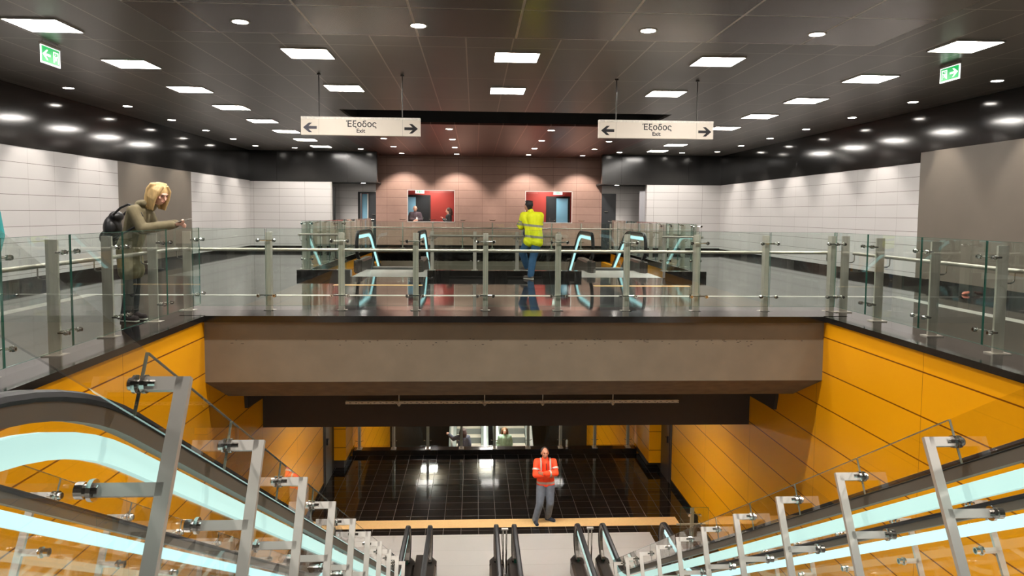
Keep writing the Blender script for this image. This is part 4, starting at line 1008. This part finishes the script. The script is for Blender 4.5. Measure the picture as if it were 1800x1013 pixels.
# woman in the left booth, turned to the left
def hair_c(h, W, R):
    h.ell(W(0, -.03, .035), (.095, .105, .095), R)
    for i in range(12):
        q = i/11*PI+PI; h.chain([W(.08*math.cos(q), -.03+.09*math.sin(q), .05), W(.105*math.cos(q), -.04+.10*math.sin(q), -.06), W(.10*math.cos(q), -.04+.10*math.sin(q), -.17)], [.035, .036, .026])
J = {k: (Matrix.Rotation(-1.45, 3, 'Z') @ Vector(v)) for k, v in stand().items()}
J['elR'] = (-.10, -.20, 1.10); J['wrR'] = (-.22, -.10, 1.22); J['hdR'] = (-.5, .2, .6)
for k in J: J[k] = Vector(J[k])*.955
t, W, R, V = person('woman with curly dark hair in black, facing left in the left booth window', (-1.02, 29.1, 0), J, SKIN2, cloth('black_top', 30, 28, 30), cloth('dark_trousers', 35, 32, 34), cloth('black_shoe', 20, 20, 20),
    hair_c, mat('curly_brown_hair', srgb(62, 38, 28), .7, noise=.4, nscale=50, bump=.6), face=(-1, -.1, -.05), bulk=1.2)
# two people on the lower escalators
J = stand(); J.update(elL=(.26, -.10, 1.15), wrL=(.40, -.25, 1.15))
J = {k: Matrix.Rotation(PI, 3, 'Z') @ Vector(v) for k, v in stand().items()}
J['elL'] = Vector((-.34, .10, 1.26)); J['wrL'] = Vector((-.50, .22, 1.38)); J['hdL'] = Vector((-.3, .5, .3))
t, W, R, V = person('dark haired person in grey holding the handrail of the left lower escalator', (-.36, 25.2, -7.80), J, SKIN2, cloth('slate_coat', 72, 74, 88), cloth('dark_trousers', 35, 32, 34), cloth('black_shoe', 20, 20, 20),
    hair_c, mat('dark_brown_hair', srgb(58, 34, 30), .7), face=(.1, 1, 0), coat=.4, bulk=2.0)
def hair_h(h, W, R):
    hair_c(h, W, R)
t, W, R, V = person('woman in a pale green jacket with brown hair on the right lower escalator', (1.10, 25.2, -7.80), stand(), SKIN2, cloth('mint_jacket', 150, 176, 150), cloth('dark_trousers', 35, 32, 34), cloth('black_shoe', 20, 20, 20),
    hair_h, mat('warm_brown_hair', srgb(120, 82, 50), .7, noise=.3, nscale=40), face=(0, -1, -.05), collar=True, bulk=2.0)
# person mostly outside the left edge
J = stand(); J.update(elL=(.24, -.05, 1.12), wrL=(.27, -.16, .90))
t, W, R, V = person('person in a turquoise jacket standing at the left edge by the railing', (-5.33, 8.1, 0), J, SKIN2, cloth('turquoise_jacket', 40, 150, 150), cloth('blue_jeans', 52, 92, 130), cloth('black_shoe', 20, 20, 20),
    hair_s, MATS['black_hair'], face=(.5, -.9, -.1), bulk=2.2)
# bottle and small things in the lobby
a = MB(); a.cyl((0, 0, 0), (0, 0, .17), .035, n=14).cyl((0, 0, .17), (0, 0, .21), .035, .014, n=14).cyl((0, 0, .21), (0, 0, .235), .015, n=10, mi=1)
o = a.build('water_bottle', [mat('clear_plastic', (.75, .78, .82, 1), .15), INK]); o.location = (2.62, 19.95, LZ+.14); tag(o, 'small water bottle standing on the far lobby kerb', 'bottle')
a = Blob(); a.ell((0, 0, .05), (.10, .07, .05)); a.ell((.09, .02, .07), (.05, .04, .04)); a.ell((-.08, -.01, .03), (.05, .04, .03))
o = a.fin('reflection_lump', mat('pink_lump', srgb(196, 112, 92), .5), None, vox=.008); o.scale = (.6, .6, .6); o.location = (8.92, 12.75, 0); tag(o, 'small pinkish wrapper added for a reflection on the floor by the right taupe wall', 'lump')  # made-up lump standing in for a reddish shoe's reflection in the glass
